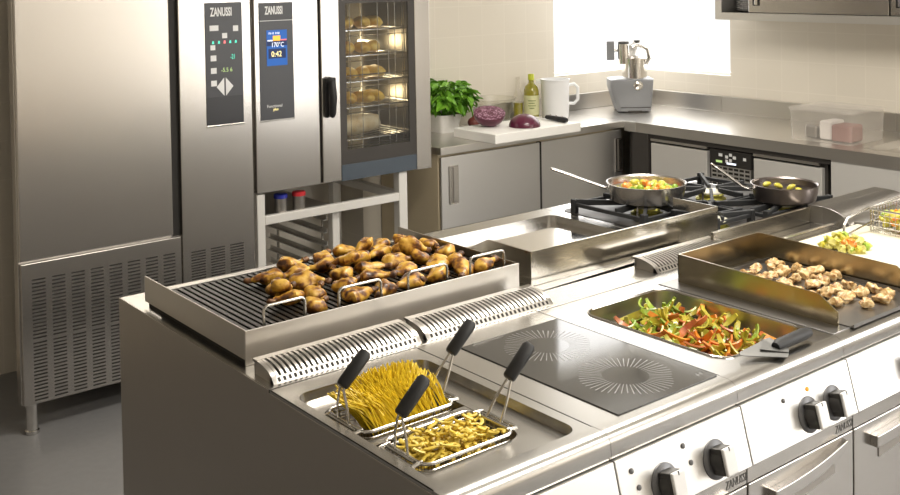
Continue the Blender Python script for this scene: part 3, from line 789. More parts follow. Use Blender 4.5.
# meat pieces on the tray in the griddle
mp_ = []
for sd in range(3):
    m = blob([(-.027, .003), (-.025, .009), (-.020, .014), (-.013, .0165), (-.006, .0155), (.001, .017), (.008, .0165), (.015, .014), (.021, .0105), (.025, .003)], 18, .02, .017, sd+20, .72, 70)
    o = m.build('meat_piece', M['meat'], loc=(0, 0, 0)); tag(o, 'x', 'meat', 'browned meat pieces on the griddle tray'); mp_.append(o)
mr_ = [('back row', 1.845, [2.475, 2.53, 2.585, 2.64, 2.69]), ('second row', 1.785, [2.44, 2.505, 2.565, 2.625, 2.685]), ('third row', 1.725, [2.475, 2.535, 2.60, 2.66, 2.70]),
       ('fourth row', 1.665, [2.45, 2.515, 2.575, 2.64, 2.695]), ('fifth row', 1.60, [2.475, 2.54, 2.60, 2.665]), ('sixth row', 1.535, [2.49, 2.555, 2.615, 2.67]), ('front row', 1.475, [2.54, 2.605, 2.66])]
cnt = 0
for rn, y, xs in mr_:
    for i, x in enumerate(xs):
        o = mp_[cnt] if cnt < 3 else mp_[cnt % 3].copy()
        if cnt >= 3: COL.objects.link(o)
        o.location = (x+rnd.uniform(-.008, .008), y+rnd.uniform(-.008, .008), .9045+.0115)
        o.rotation_euler = (rnd.uniform(-.4, .4), rnd.uniform(-.2, .2), rnd.uniform(0, 6.3)); s_ = rnd.uniform(.80, 1.05); o.scale = (s_, s_, s_)
        o['label'] = 'browned piece of meat on the griddle tray, %s in the %s' % (ordn[i], rn); cnt += 1

# pepper strips in the bratt pan
def strip(L, w_, curl, twist, seed):
    n = 9; vs = []; fs = []; a = -curl/2; p = Vector((0, 0, 0)); pts = []
    for i in range(n):
        pts.append((p.copy(), a)); p = p + Vector((math.cos(a), 0, math.sin(a)))*L/(n-1); a += curl/(n-1)
    mid = sum((q[0] for q in pts), Vector())/n
    for i, (q, a) in enumerate(pts):
        f_ = i/(n-1); ww = w_*(.35+.65*math.sin(PI*min(1, max(0, .08+.84*f_))))
        nrm = Vector((-math.sin(a), 0, math.cos(a))); tw = twist*(f_-.5)
        side_v = Vector((0, math.cos(tw), 0)) + nrm*math.sin(tw); th = .0022
        nn = nrm*math.cos(tw) - Vector((0, 1, 0))*math.sin(tw)
        c = q-mid
        vs += [c+side_v*ww+nn*th, c-side_v*ww+nn*th, c-side_v*ww-nn*th, c+side_v*ww-nn*th]
    for i in range(n-1):
        for k in range(4):
            l = (k+1) % 4; fs.append((i*4+k, i*4+l, (i+1)*4+l, (i+1)*4+k))
    fs += [(0, 1, 2, 3), ((n-1)*4+3, (n-1)*4+2, (n-1)*4+1, (n-1)*4)]
    return MB().add(vs, fs, True)
kinds = [('green_pepper_strip', 'pgreen', 'glossy green pepper strip in the bratt pan', 'green pepper strips'),
         ('yellow_pepper_strip', 'pyel', 'soft yellow green pepper strip in the bratt pan', 'yellow green pepper strips'),
         ('orange_pepper_strip', 'porange', 'bright orange pepper strip in the bratt pan', 'orange pepper strips'),
         ('red_pepper_strip', 'pred', 'browned red pepper strip in the bratt pan', 'browned red pepper strips')]
pp = {}
for nm, mt_, lb, gp in kinds:
    pp[nm] = []
    for sd in range(3):
        o = strip(rnd.uniform(.075, .120), rnd.uniform(.007, .0115), rnd.uniform(1.0, 2.6), rnd.uniform(-.8, .8), sd).build(nm, M[mt_], loc=(0, 0, 0))
        tag(o, lb, 'vegetable', gp); pp[nm].append([o, False])
for i in range(210):
    v = rnd.random(); u = rnd.random()
    x = 1.990+.265*u; y = 1.535+.355*v
    warm = max(0, min(1, 1.12-1.35*(v-.05)+.6*(u-.5)))
    nm = rnd.choice(['orange_pepper_strip', 'orange_pepper_strip', 'red_pepper_strip', 'yellow_pepper_strip']) if rnd.random() < warm*.85 else rnd.choice(['green_pepper_strip', 'green_pepper_strip', 'yellow_pepper_strip', 'yellow_pepper_strip', 'red_pepper_strip'])
    slot = rnd.choice(pp[nm])
    if slot[1]: o = slot[0].copy(); COL.objects.link(o)
    else: o = slot[0]; slot[1] = True
    hz = .836+.056*(i/210)*(1-abs(u-.5)*.4)
    o.location = (x, y, hz+.004); o.rotation_euler = (rnd.uniform(-1.2, 1.2), rnd.uniform(-.35, .35), rnd.uniform(0, 6.3))

# vegetables on the board and in the fryer basket
fl_ = []
for sd, mt_, nm, lb in ((31, 'pyel', 'vegetable_chunk', 'yellow'), (32, 'porange', 'vegetable_chunk', 'orange'), (33, 'pgreen', 'vegetable_chunk', 'green')):
    o = blob([(-.017, .004), (-.013, .013), (-.004, .017), (.006, .015), (.014, .012), (.018, .004)], 12, .0, .016, sd, .8, 75).build(nm, M[mt_], loc=(0, 0, 0)); fl_.append([o, False, lb])
pal = mixed('pale_cauliflower', [(.3, (.38, .34, .07)), (.5, (.54, .49, .13)), (.7, (.66, .62, .26))], 40, .5, .6)
o = blob([(-.017, .004), (-.013, .014), (-.004, .018), (.006, .016), (.014, .012), (.018, .004)], 12, .0, .018, 34, .85, 75).build('vegetable_chunk', pal, loc=(0, 0, 0)); fl_.append([o, False, 'pale'])
def scatter(n, fx, lbl, grp, weights):
    for i in range(n):
        s_ = rnd.choices(fl_, weights)[0]
        if s_[1]: q = s_[0].copy(); COL.objects.link(q)
        else: q = s_[0]; s_[1] = True
        q.location = fx(i); q.rotation_euler = (rnd.uniform(0, 6), rnd.uniform(0, 6), rnd.uniform(0, 6)); k = rnd.uniform(.62, 1.0); q.scale = (k, k, k)
        tag(q, lbl % s_[2], 'vegetable', grp % s_[2])
def onboard(i):
    lay = i // 20
    return (2.955+rnd.uniform(-.055, .055)*(1-.3*lay), 1.785+rnd.uniform(-.060, .060)*(1-.3*lay), .922+.010+.014*lay)
scatter(46, onboard, '%s cooked vegetable chunk heaped on the cream board', '%s vegetable chunks on the board', (5, 2, 3, 5))
BK = (3.20, 3.42, 1.62, 1.85)
def inbasket(i):
    return (rnd.uniform(BK[0]+.025, BK[1]-.025), rnd.uniform(BK[2]+.025, BK[3]-.025), .945+.009+.011*(i//36))
scatter(110, inbasket, '%s cooked vegetable chunk in the wire fryer basket', '%s vegetable chunks in the fryer basket', (5, 3, 3, 1))
fb = thing('fryer_basket', (3.31, 1.735, .924), 'wire fryer basket of mixed vegetables at the right edge, beyond the cream board', 'basket')
m = MB(); rim = rr(*BK, .02, 4)
for z in (.945, .965, .985): m.tube([(*p, z) for p in rim], .0012, 5, closed=True)
for i in range(len(rim)):
    a, c = Vector(rim[i]), Vector(rim[(i+1) % len(rim)]); k = max(1, int((c-a).length/.018))
    for j in range(k):
        p = a+(c-a)*j/k; m.tube([(p.x, p.y, .926), (p.x, p.y, 1.0)], .0012, 5)
for k in range(1, 14):
    xx = BK[0]+(BK[1]-BK[0])*k/14; m.tube([(xx, BK[2], .926), (xx, BK[3], .926)], .0012, 5)
m.build('wire_mesh', M['wire'], fb)
MB().tube([(*p, 1.0) for p in rim], .0035, 8, closed=True).build('rim', M['wire'], fb)
hz = MB(); hz.tube([(3.10, 1.875, .926), (3.11, 1.88, .955), (3.14, 1.885, .972), (3.22, 1.862, .996), (3.42, 1.862, 1.004)], .0042, 8)
hz.tube([(3.10, 1.862, .93), (3.22, 1.855, .95), (3.42, 1.85, .965)], .003, 8)
hz.build('support_rail', M['wire'], fb)

# spatula on the edge of the bratt pan
sp_ = thing('spatula', (2.10, 1.43, .902), 'spatula with flared steel blade and black grip lying across the bratt pan corner', 'spatula')
MB().add([(1.995, 1.470, .912), (2.005, 1.478, .914), (2.098, 1.480, .919), (2.094, 1.408, .909), (2.075, 1.398, .907), (2.00, 1.462, .911)],
         [(0, 5, 4, 3, 2, 1)])  .build('blade', M['spat'], sp_, solid=.0016)
MB().add([(2.045, 1.452, .918), (2.098, 1.480, .921), (2.118, 1.476, .922), (2.112, 1.420, .912), (2.094, 1.408, .911)], [(0, 4, 3, 2, 1)]).build('ferrule', M['spat'], sp_, solid=.002)
MB().tube([(2.085, 1.437, .918), (2.10, 1.438, .920), (2.20, 1.440, .921), (2.225, 1.4405, .920)], [.011, .014, .0145, .011], 14).build('grip', M['black'], sp_)

# ------------------------------------------------------------------ blast chiller
YA = 4.25
bc = thing('blast_chiller', (1.72, 4.6, 0), 'tall stainless blast chiller cabinet at the left, one big door beside a control column', 'fridge')
MB().box(1.212, 2.236, YA+.024, YA+.075, .122, 1.96).box(1.385, 2.232, YA+.075, 4.95, .122, 1.955).build('body', M['fridge'], bc, bevel=.003)
MB().box(1.846, 1.887, YA+.018, YA+.026, .685, 1.94).build('door_gap', M['dark'], bc, bevel=0)
MB().box(1.213, 1.848, YA, YA+.022, .693, 1.93).build('door', M['fridge'], bc, bevel=.006, seg=3)
gp = MB().box(1.218, 1.882, YA+.004, YA+.024, .125, .682).build('lower_grille', M['fridge'], bc, bevel=.002)
m = MB()
for cx in range(8):
    xa = 1.258+cx*.0775
    for z0, z1, nn in ((.385, .615, 17), (.140, .365, 17)):
        for k in range(nn):
            z = z0+(z1-z0)*k/(nn-1); m.box(xa, xa+.052, YA+.0030, YA+.0045, z-.0026, z+.0026)
m.build('vent_slots', M['dark'], gp)
cc = MB().box(1.887, 2.232, YA, YA+.024, .14, 1.94).build('control_column', M['fridge'], bc, bevel=.004)
m = MB()
for cx in range(3):
    xa = 1.925+cx*.092
    for k in range(12): m.box(xa, xa+.066, YA-.0008, YA+.0006, .476+.0118*k-.0026, .476+.0118*k+.0026)
m.build('vent_slots', M['dark'], cc)
lg = MB()
for x, y in ((1.256, 4.29), (2.19, 4.29), (1.45, 4.90), (2.19, 4.90)):
    if True:
        MB().lathe([(.026, 0), (.028, .004), (.028, .014), (.023, .018), (.022, .122)], 20, Matrix.Translation((x, y, 0))).build('leg', M['polished'], bc)
def YP(off): return YA-off
def flatbox(name, x0, x1, z0, z1, mat, par, off0, off1=None, bev=0):
    return MB().box(x0, x1, YA-off0, YA-(off1 if off1 is not None else off0-.002), z0, z1).build(name, mat, par, bevel=bev)
fr1 = flatbox('display_panel', 2.010, 2.188, 1.143, 1.680, M['cp'], bc, .003, -.001, .0015)
flatbox('panel_trim', 2.008, 2.190, 1.135, 1.1435, M['polished'], fr1, .004, 0, .001)
flatbox('lower_cover', 2.012, 2.186, 1.146, 1.268, M['cpd'], fr1, .0036, .003)
text('logo', 'ZANUSSI', .052, M['print_'], fr1, (2.036, YP(.0034), 1.622), (1, 0, 0), (0, 0, 1), sx=.50, bold=.0016)
m = MB()
for x0, x1, z0, z1 in ((2.031, 2.073, 1.557, 1.581), (2.143, 2.168, 1.552, 1.577), (2.090, 2.114, 1.523, 1.546), (2.033, 2.056, 1.473, 1.495), (2.033, 2.060, 1.425, 1.450), (2.033, 2.060, 1.370, 1.395), (2.033, 2.060, 1.315, 1.340)):
    MB().box(x0, x1, YP(.0045), YP(.003), z0, z1).build('touch_key', M['print_'], fr1, bevel=.0005)
m = MB()
for k, x in enumerate((2.046, 2.074, 2.128, 2.155)):
    MB().prism([(x-.005, 1.500), (x+.005, 1.500), (x+.004, 1.512), (x-.002, 1.513)], YP(.0045), YP(.003), 'y').build('status_lamp', M['ledg'], fr1)
MB().prism([(2.096, 1.500), (2.106, 1.500), (2.105, 1.513), (2.098, 1.513)], YP(.0045), YP(.003), 'y').build('status_lamp', M['ledr'], fr1)
text('readout', '-21', .030, M['ledg'], fr1, (2.128, YP(.0036), 1.430), (1, 0, 0), (0, 0, 1), sx=.6)
text('readout', '-5.5 6', .026, M['seg'], fr1, (2.082, YP(.0036), 1.375), (1, 0, 0), (0, 0, 1), sx=.9)
c0 = (2.099, 1.278+.032)
m = MB(); q = .040
m.prism([(c0[0]-.004, c0[1]-q), (c0[0]-.004, c0[1]+q), (c0[0]-q, c0[1])], YP(.0045), YP(.003), 'y')
m.prism([(c0[0]+.004, c0[1]+q), (c0[0]+.004, c0[1]-q), (c0[0]+q, c0[1])], YP(.0045), YP(.003), 'y')
m.build('start_key', M['print_'], fr1)

# ------------------------------------------------------------------ combi oven on its stand
XO0, XO1 = 2.240, 3.236
ov = thing('combi_oven', (2.74, 4.6, .81), 'stainless combi oven with a glazed door, bread baking inside on racks', 'oven')
m = MB()
m.box(XO0, XO1, YA+.026, 4.97, .806, .836); m.box(XO0, XO1, YA+.026, 4.97, 1.78, 1.96)
m.box(XO0, 2.66, YA+.026, 4.97, .836, 1.78); m.box(3.200, XO1, YA+.026, 4.97, .836, 1.78)
m.build('body', M['fridge'], ov, bevel=.003)
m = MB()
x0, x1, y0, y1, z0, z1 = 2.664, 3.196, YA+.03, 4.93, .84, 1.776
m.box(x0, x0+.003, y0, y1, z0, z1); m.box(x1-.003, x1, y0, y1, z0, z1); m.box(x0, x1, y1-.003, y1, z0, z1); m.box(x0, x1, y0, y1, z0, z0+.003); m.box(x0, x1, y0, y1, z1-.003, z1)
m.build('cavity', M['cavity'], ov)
m = MB()
for z in (1.395, 1.115): m.box(3.175, 3.192, 4.68, 4.82, z, z+.04)
m.build('oven_lamp', M['lamp'], ov, bevel=.004)
oc = MB().box(2.247, 2.582, YA, YA+.026, .811, 1.94).build('control_column', M['fridge'], ov, bevel=.004)
MB().box(2.580, 2.594, YA+.014, YA+.026, .815, 1.93).build('door_gap', M['dark'], ov, bevel=0)
dp = flatbox('display_panel', 2.272, 2.446, 1.140, 1.672, M['cp'], ov, .003, -.001, .0015)
flatbox('panel_trim', 2.270, 2.448, 1.132, 1.1405, M['polished'], dp, .004, 0, .001)
flatbox('header', 2.2735, 2.4445, 1.592, 1.6705, M['cpd'], dp, .0036, .003)
flatbox('header_line', 2.276, 2.442, 1.589, 1.5915, M['print_'], dp, .0036, .003)
text('logo', 'ZANUSSI', .050, M['print_'], dp, (2.302, YP(.0040), 1.620), (1, 0, 0), (0, 0, 1), sx=.46, bold=.0016)
sc_ = flatbox('screen', 2.308, 2.413, 1.385, 1.547, M['lcd'], dp, .0045, .003, .001)
for x0, x1, z0, z1, mm in ((2.309, 2.412, 1.475, 1.500, 'lcdd'), (2.316, 2.405, 1.418, 1.462, 'lcdd'), (2.340, 2.378, 1.497, 1.521, 'lcdo'), (2.312, 2.338, 1.496, 1.503, 'lcdw'), (2.380, 2.410, 1.498, 1.504, 'ledr')):
    flatbox('screen_field', x0, x1, z0, z1, M[mm], sc_, .0049, .0045)
text('screen_text', '170\u00b0C', .030, M['lcdw'], sc_, (2.330, YP(.0052), 1.470), (1, 0, 0), (0, 0, 1), sx=.85)
text('screen_text', '0:42', .036, M['lcdy'], sc_, (2.330, YP(.0052), 1.426), (1, 0, 0), (0, 0, 1), sx=.88)
text('screen_text', '10-10  0:50', .014, M['lcdw'], sc_, (2.316, YP(.0052), 1.528), (1, 0, 0), (0, 0, 1), sx=.9)
text('wordmark', 'Functional', .019, M['print_'], dp, (2.304, YP(.0034), 1.196), (1, 0, 0), (0, 0, 1), sx=1.0)
text('wordmark', 'plus', .018, M['lcdy'], dp, (2.336, YP(.0034), 1.181), (1, 0.0, 0), (0, 0, 1), sx=.9)
# door: frame, glass, blue lower band, handle
dr_ = MB()
dr_.box(2.594, 2.697, YA-.002, YA+.026, .812, 1.94); dr_.box(3.142, 3.236, YA-.002, YA+.026, .804, 1.94); dr_.box(2.697, 3.142, YA-.002, YA+.026, 1.78, 1.94)
od = dr_.build('door', M['fridge'], ov, bevel=.004)
bz = MB(); bz.box(2.698, 2.734, YA+.002, YA+.012,   .885, 1.78); bz.box(3.104, 3.141, YA+.002, YA+.012, .885, 1.78); bz.box(2.734, 3.104, YA+.002, YA+.012, 1.655, 1.78); bz.box(2.734, 3.104, YA+.002, YA+.012, .885, .952)
bz.build('glass_border', M['blacks'], od)
MB().box(2.7345, 3.1035, YA+.003, YA+.008, .952, 1.655).build('door_glass', M['ovenglass'], od)
MB().box(2.698, 3.141, YA-.003, YA+.024, .808, .885).build('lower_band', M['blueglass'], od, bevel=.002)
hb = MB()
hb.tube([(2.625, YA-.012, 1.300), (2.628, YA-.040, 1.290), (2.628, YA-.048, 1.22), (2.628, YA-.040, 1.14), (2.628, YA-.034, 1.125)], [.016, .017, .018, .016, .010], 14, flat=1.1)
hb.box(2.606, 2.662, YA-.022, YA-.001, 1.27, 1.308); hb.box(2.610, 2.630, YA-.012, YA-.001, 1.12, 1.28)
hb.build('handle', M['black'], od, bevel=.004)
# racks and rolls in the oven
rz = [1.545, 1.420, 1.293, 1.168]
names = ['top', 'second', 'third', 'fourth']
rk0 = None; rolls = None
for i, z in enumerate(rz):
    if rk0 is None:
        rk = thing('oven_rack', (2.93, 4.60, z-.026), 'x', 'rack', 'wire racks in the oven'); m = MB()
        m.tube([(*p, z-.026) for p in rr(2.672, 3.188, 4.33, 4.90, .02, 3)], .005, 6, closed=True)
        for k in range(1, 14): m.tube([(2.675+.511*k/14, 4.332, z-.026), (2.675+.511*k/14, 4.898, z-.026)], .0022, 5)
        m.tube([(2.672, 4.33, z-.026), (2.672, 4.33, z-.050), (2.68, 4.33, z-.052), (3.18, 4.33, z-.052), (3.188, 4.33, z-.026)], .0028, 5)
        m.build('wire_shelf', M['wire'], rk); rk0 = rk
    else:
        rk = copy_tree(rk0); rk.location = (2.93, 4.60, z-.026)
    rk['label'] = '%s wire rack inside the combi oven, holding golden rolls' % names[i]
    for k in range(4):
        if rolls is None:
            rolls = blob([(-.085, .006), (-.078, .022), (-.05, .034), (-.01, .038), (.03, .036), (.062, .028), (.080, .018), (.086, .005)], 14, .0, .008, 50, .8).build('bread_roll', M['bread'], loc=(0, 0, 0)); o = rolls
        else: o = rolls.copy(); COL.objects.link(o)
        o.location = (2.79+.078*k, 4.43+.02*(k % 2), z+.008); o.rotation_euler = (rnd.uniform(-.3, .3), 0, R(78)+rnd.uniform(-.3, .3))
        tag(o, 'golden bread roll on the %s oven rack, %s' % (names[i], ordn[k]), 'bread', 'bread rolls in the oven')
rk = copy_tree(rk0); rk.location = (2.93, 4.60, .985); rk['label'] = 'lowest wire rack inside the combi oven, under a large pale loaf'
o = blob([(-.15, .01), (-.14, .040), (-.08, .056), (0, .060), (.08, .056), (.14, .042), (.152, .01)], 16, 0, .008, 60, .85).build('bread_loaf', M['loaf'], loc=(0, 0, 0)); o.location = (2.885, 4.42, 1.044)
o.rotation_euler.z = R(8); tag(o, 'large pale loaf at the bottom of the combi oven', 'bread')
sr = MB()
for x in (2.674, 3.186):
    for y in (4.40, 4.84): sr.tube([(x, y, .85), (x, y, 1.70)], .004, 6)
for x in (3.02, 3.06, 3.10, 3.14):
    sr.tube([(x, 4.915, .86), (x, 4.915, 1.72)], .0035, 6)
for x in (2.80, 2.87, 2.965, 3.03, 3.07, 3.115):
    sr.tube([(x, 4.318, .90), (x, 4.318, 1.70)], .0022, 5)
for z in (1.665, 1.30, .95): sr.tube([(2.674, 4.318, z), (3.186, 4.318, z)], .003, 5)
sr.build('rack_rails', M['wire'], ov)
def point(name, loc, e, col, r):
    l = bpy.data.lights.new(name, 'POINT'); l.energy = e; l.color = col; l.shadow_soft_size = r
    o = bpy.data.objects.new(name, l); COL.objects.link(o); o.location = loc
for z in (1.44, 1.155): point('oven_lamp_light', (3.10, 4.60, z), 1.3, (1., .80, .48), .04)

st = thing('oven_stand', (2.66, 4.6, 0), 'white-lit steel stand under the combi oven with tray slides', 'stand')
for x0, x1, y0, y1 in ((3.040, 3.090, 4.262, 4.312), (2.252, 2.292, 4.262, 4.302), (3.040, 3.090, 4.88, 4.93), (2.252, 2.292, 4.88, 4.93), (2.672, 2.712, 4.30, 4.34)):
    MB().box(x0, x1, y0, y1, 0, .804 if y0 < 4.28 or y0 > 4.5 else .664).build('post', M['stand'], st, bevel=.003)
MB().box(2.292, 3.040, 4.262, 4.290, .662, .702).build('front_rail', M['stand'], st, bevel=.003)
MB().box(3.045, 3.085, 4.312, 4.88, .662, .702).box(2.292, 3.040, 4.90, 4.93, .662, .702).box(2.255, 2.29, 4.302, 4.88, .662, .702).build('side_rails', M['stand'], st, bevel=.003)
MB().box(2.292, 2.665, 4.290, 4.90, .684, .694).build('shelf', M['steel'], st, bevel=.001)
ru = MB()
for k in range(8):
    z = .620-k*.062; ru.prism([(2.628, z), (2.648, z), (2.648, z+.022), (2.645, z+.022), (2.645, z+.003), (2.628, z+.003)], 4.31, 4.87, 'y')
ru.build('tray_slides', M['satin'], st)
for y in (4.36, 4.80):
    MB().tube([(2.652, y, .10), (2.652, y, .684)], .007, 8).build('slide_upright', M['wire'], st)
MB().box(2.292, 2.64, 4.30, 4.88, .06, .066).build('lower_shelf', M['steel'], st)
for nm, x, y, mm, lb in (('jar', 2.400, 4.312, 'blue', 'small grey pot with a dark blue lid under the oven'), ('jar', 2.492, 4.305, 'red', 'small grey pot with a red lid under the oven')):
    j = thing(nm, (x, y, .694), lb, 'jar'); T = Matrix.Translation((x, y, .694))
    MB().lathe([(.026, 0), (.029, .003), (.029, .070), (0, .070)], 24, T).build('body', M['tin'], j)
    MB().lathe([(.032, .070), (.032, .086), (.028, .089), (0, .089)], 24, T).build('lid', M[mm], j)

# ------------------------------------------------------------------ counters along the walls
YC = 4.245; XR = 4.675
sb = thing('sliding_door_cabinet', (3.98, 4.5, 0), 'low stainless cabinet with two sliding doors along the back wall', 'cabinet')
MB().box(3.295, 4.60, YC+.03, 4.79, .12, .858).build('carcass', M['wallrefl'], sb, bevel=.002)
MB().box(3.33, 4.60, YC+.08, 4.74, 0, .12).build('plinth', M['blacks'], sb)
MB().box(3.985, 4.008, YC+.012, YC+.03, .14, .848).build('door_gap', M['dark'], sb, bevel=0)
for x0, x1, hx, yo in ((3.297, 3.987, 3.345, .004), (4.006, 4.66, 4.638-.035, .014)):
    d = MB().box(x0, x1, YC+yo, YC+yo+.014, .14, .846).build('door', M['satin'], sb, bevel=.002)
    MB().box(hx, hx+.062, YC+yo-.0015, YC+yo+.001, .60, .795).build('handle_recess', M['side'], d, bevel=0)
    hh = MB(); hh.box(hx, hx+.010, YC+yo-.006, YC+yo, .60, .795); hh.box(hx+.028, hx+.062, YC+yo-.005, YC+yo, .605, .79); hh.box(hx, hx+.062, YC+yo-.005, YC+yo, .793, .798); hh.box(hx, hx+.062, YC+yo-.005, YC+yo, .598, .602)
    hh.build('handle', M['polished'], d, bevel=.001)

wt = thing('back_worktop', (4.0, 4.5, .86), 'stainless worktop with upstand along the back wall, holding cutting board and jug', 'worktop')
MB().box(3.285, XR, YC-.010, YB-.002, .860, .8995).build('top', M['counter'], wt, bevel=.003)
MB().box(XR-.015, XR-.0125, 4.150, 4.236, .842, .8993).build('corner_cap', M['satin'], wt, bevel=.001)
MB().box(3.285, XW-.03, YB-.022, YB-.002, .8995, 1.0).build('upstand', M['steelh'], wt, bevel=.002)

rc = thing('counter_fridge', (5.0, 3.5, 0), 'refrigerated counter with pale doors in a black frame along the right wall', 'fridge')
MB().box(XR+.03, XW-.004, 2.93, 4.235, .12, .858).build('carcass', M['blacks'], rc, bevel=.002)
MB().box(XR+.08, XW-.05, 2.95, 4.20, 0, .12).build('plinth', M['blacks'], rc)
MB().box(XR-.006, XR+.03, 4.062, 4.185, .0, .858).build('corner_post', M['blacks'], rc, bevel=.002)
MB().box(XR+.004, XR+.03, 2.90, 4.062, .815, .846).build('top_rail', M['blacks'], rc, bevel=.001)
[MB().box(XR-.004, XR+.012, a_, b_, .802, .815).build('grip_strip', M['steelh'], rc, bevel=.001) for a_, b_ in ((2.96, 3.345), (3.645, 4.045))]
for y0, y1 in ((3.648, 4.045), (2.945, 3.345)):
    d = MB().box(XR, XR+.03, y0, y1, .13, .790).build('door', M['pale'], rc, bevel=.003)
vp = MB().box(XR+.002, XR+.03, 3.365, 3.620, .13, .722).build('vent_panel', M['satin'], rc, bevel=.001)
m = MB()
for k in range(26):
    for j in range(7): m.box(XR+.0005, XR+.0025, 3.372+j*.0355, 3.372+j*.0355+.027, .15+k*.0222, .15+k*.0222+.012)
m.build('vent_holes', M['dark'], vp)
dpn = MB().box(XR-.001, XR+.03, 3.362, 3.622, .724, .808).build('display_panel', M['dark'], rc, bevel=.001)
m = MB()
for y, z, a in ((3.555, .782, .012), (3.515, .775, .009), (3.49, .788, .009), (3.465, .776, .010), (3.515, .752, .008), (3.49, .758, .008), (3.40, .775, .009)):
    MB().box(XR-.0022, XR-.0008, y-a, y+a, z-.008, z+.008).build('touch_key', M['print_'], dpn)
MB().box(XR-.0022, XR-.0008, 3.545, 3.585, .740, .752).build('readout', M['seg'], dpn)
MB().box(XR-.0022, XR-.0008, 3.455, 3.515, .736, .746).build('label_strip', M['lcdw'], dpn)
sk = thing('sink_cabinet', (5.0, 2.3, 0), 'plain stainless cabinet under the sink at the right end of the right wall counter', 'cabinet')
MB().box(XR+.012, XW-.004, 1.40, 2.895, .12, .858).build('carcass', M['steel'], sk, bevel=.002)
MB().box(XR+.08, XW-.05, 1.42, 2.87, 0, .12).build('plinth', M['blacks'], sk)
for y0, y1 in ((2.150, 2.893), (1.402, 2.145)): MB().box(XR-.004, XR+.012, y0, y1,   .13, .846).build('door', M['pale'], sk, bevel=.003)
wr = thing('side_worktop', (5.0, 3.0, .86), 'stainless worktop with sink along the right wall under the hanging cabinet', 'worktop')
t = MB(); bas = rr(4.765, 5.20, 2.33, 2.79, .04)
t.plate_hole((XR-.012, XW-.002, 2.10, 3.0), bas, .8995); t.box(XR-.012, XW-.002, 3.0, YC-.011, .860, .8995); t.box(XR-.012, XW-.002, 1.40, 2.10, .86, .8995)
t.box(XR+.002, XW-.002, YC-.010, YB-.024, .860, .8993)
t.box(XR-.012, XR-.008, 2.10, 3.0, .845, .8995); t.box(XR-.0125, XR-.006, 1.40, 4.19, .842, .897)
t.build('top', M['counter'], wr)
MB().box(XW-.024, XW-.004, 4.065, YB-.024, .8995, 1.0).box(XW-.026, XW-.004, 2.93, 4.062, .8995, 1.0).box(XW-.024, XW-.004, 1.40, 2.927, .8995, 1.0).build('upstand', M['steelh'], wr, bevel=.002)

bs_ = MB().walls(bas, .73, .8993, scale=.97).cap(bas, .73, .97).build('sink', M['counter'], loc=(4.98, 2.56, .73))
tag(bs_, 'recessed steel sink basin at the right end of the right wall worktop', 'sink')

# hanging cabinet
hc = thing('wall_cabinet', (5.2, 3.0, 1.498), 'stainless hanging cabinet on the right wall, its left end open on plates', 'cabinet')
HX = 5.05; HY0, HY1, HZ0, HZ1 = 1.9, 3.868, 1.492, 2.15
m = MB(); m.box(HX, XW-.002, HY0, HY1, HZ0, HZ0+.042); m.box(HX, XW-.002, HY0, HY1, HZ1-.03, HZ1); m.box(HX, XW-.002, HY1-.045, HY1, HZ0+.042, HZ1-.03); m.box(HX, XW-.002, HY0, HY0+.03, HZ0+.042, HZ1-.03); m.box(XW-.02, XW-.002, HY0+.03, HY1-.045, HZ0+.042, HZ1-.03)
m.build('shell', M['satin'], hc)
MB().box(HX+.03, XW-.021, HY0+.031, HY1-.046, HZ0+.0425, HZ0+.0435).build('dark_shelf_sheet', M['dark'], hc)  # thin dark sheet over the cabinet floor
for y0, y1, xo in ((2.80, 3.640, .006), (1.935, 2.795, .018)):
    d = MB().box(HX+xo, HX+xo+.012, y0, y1, HZ0+.046, HZ1-.034).build('door', M['fridge'], hc, bevel=.002)
    MB().box(HX+xo-.0015, HX+xo+.002, y1-.075, y1-.028, HZ0+.085, HZ0+.24).build('handle_recess', M['dark'], d, bevel=0)
    MB().box(HX+xo-.005, HX+xo+.002, y1-.062, y1-.042, HZ0+.090, HZ0+.235).build('handle', M['polished'], d, bevel=.001)
pl = None
for k in range(9):
    T = Matrix.Translation((5.20, 3.705, HZ0+.0437+.0115*k))
    if pl is None: pl = MB().lathe([(0, 0), (.055, 0), (.060, .002), (.098, .012), (.100, .0145), (.095, .0145), (.058, .005), (0, .004)], 32).build('plate', M['china'], loc=(0, 0, 0)); o = pl
    else: o = pl.copy(); COL.objects.link(o)
    o.location = T.translation
    tag(o, 'white plate in the hanging cabinet stack, %s' % ('at the bottom' if k == 0 else 'at the top' if k == 8 else 'number %d from the bottom' % (k+1)), 'plate', 'plates in the hanging cabinet')

# ------------------------------------------------------------------ things on the counters
cbd = box('cutting_board', 3.558, 4.185, 4.124, 4.470, .8997, .950, M['white'], None, .004, loc=(3.95, 4.4, .9))
cbd.rotation_euler.z = 0; tag(cbd, 'white plastic cutting board with red cabbage at the front of the back worktop', 'board')
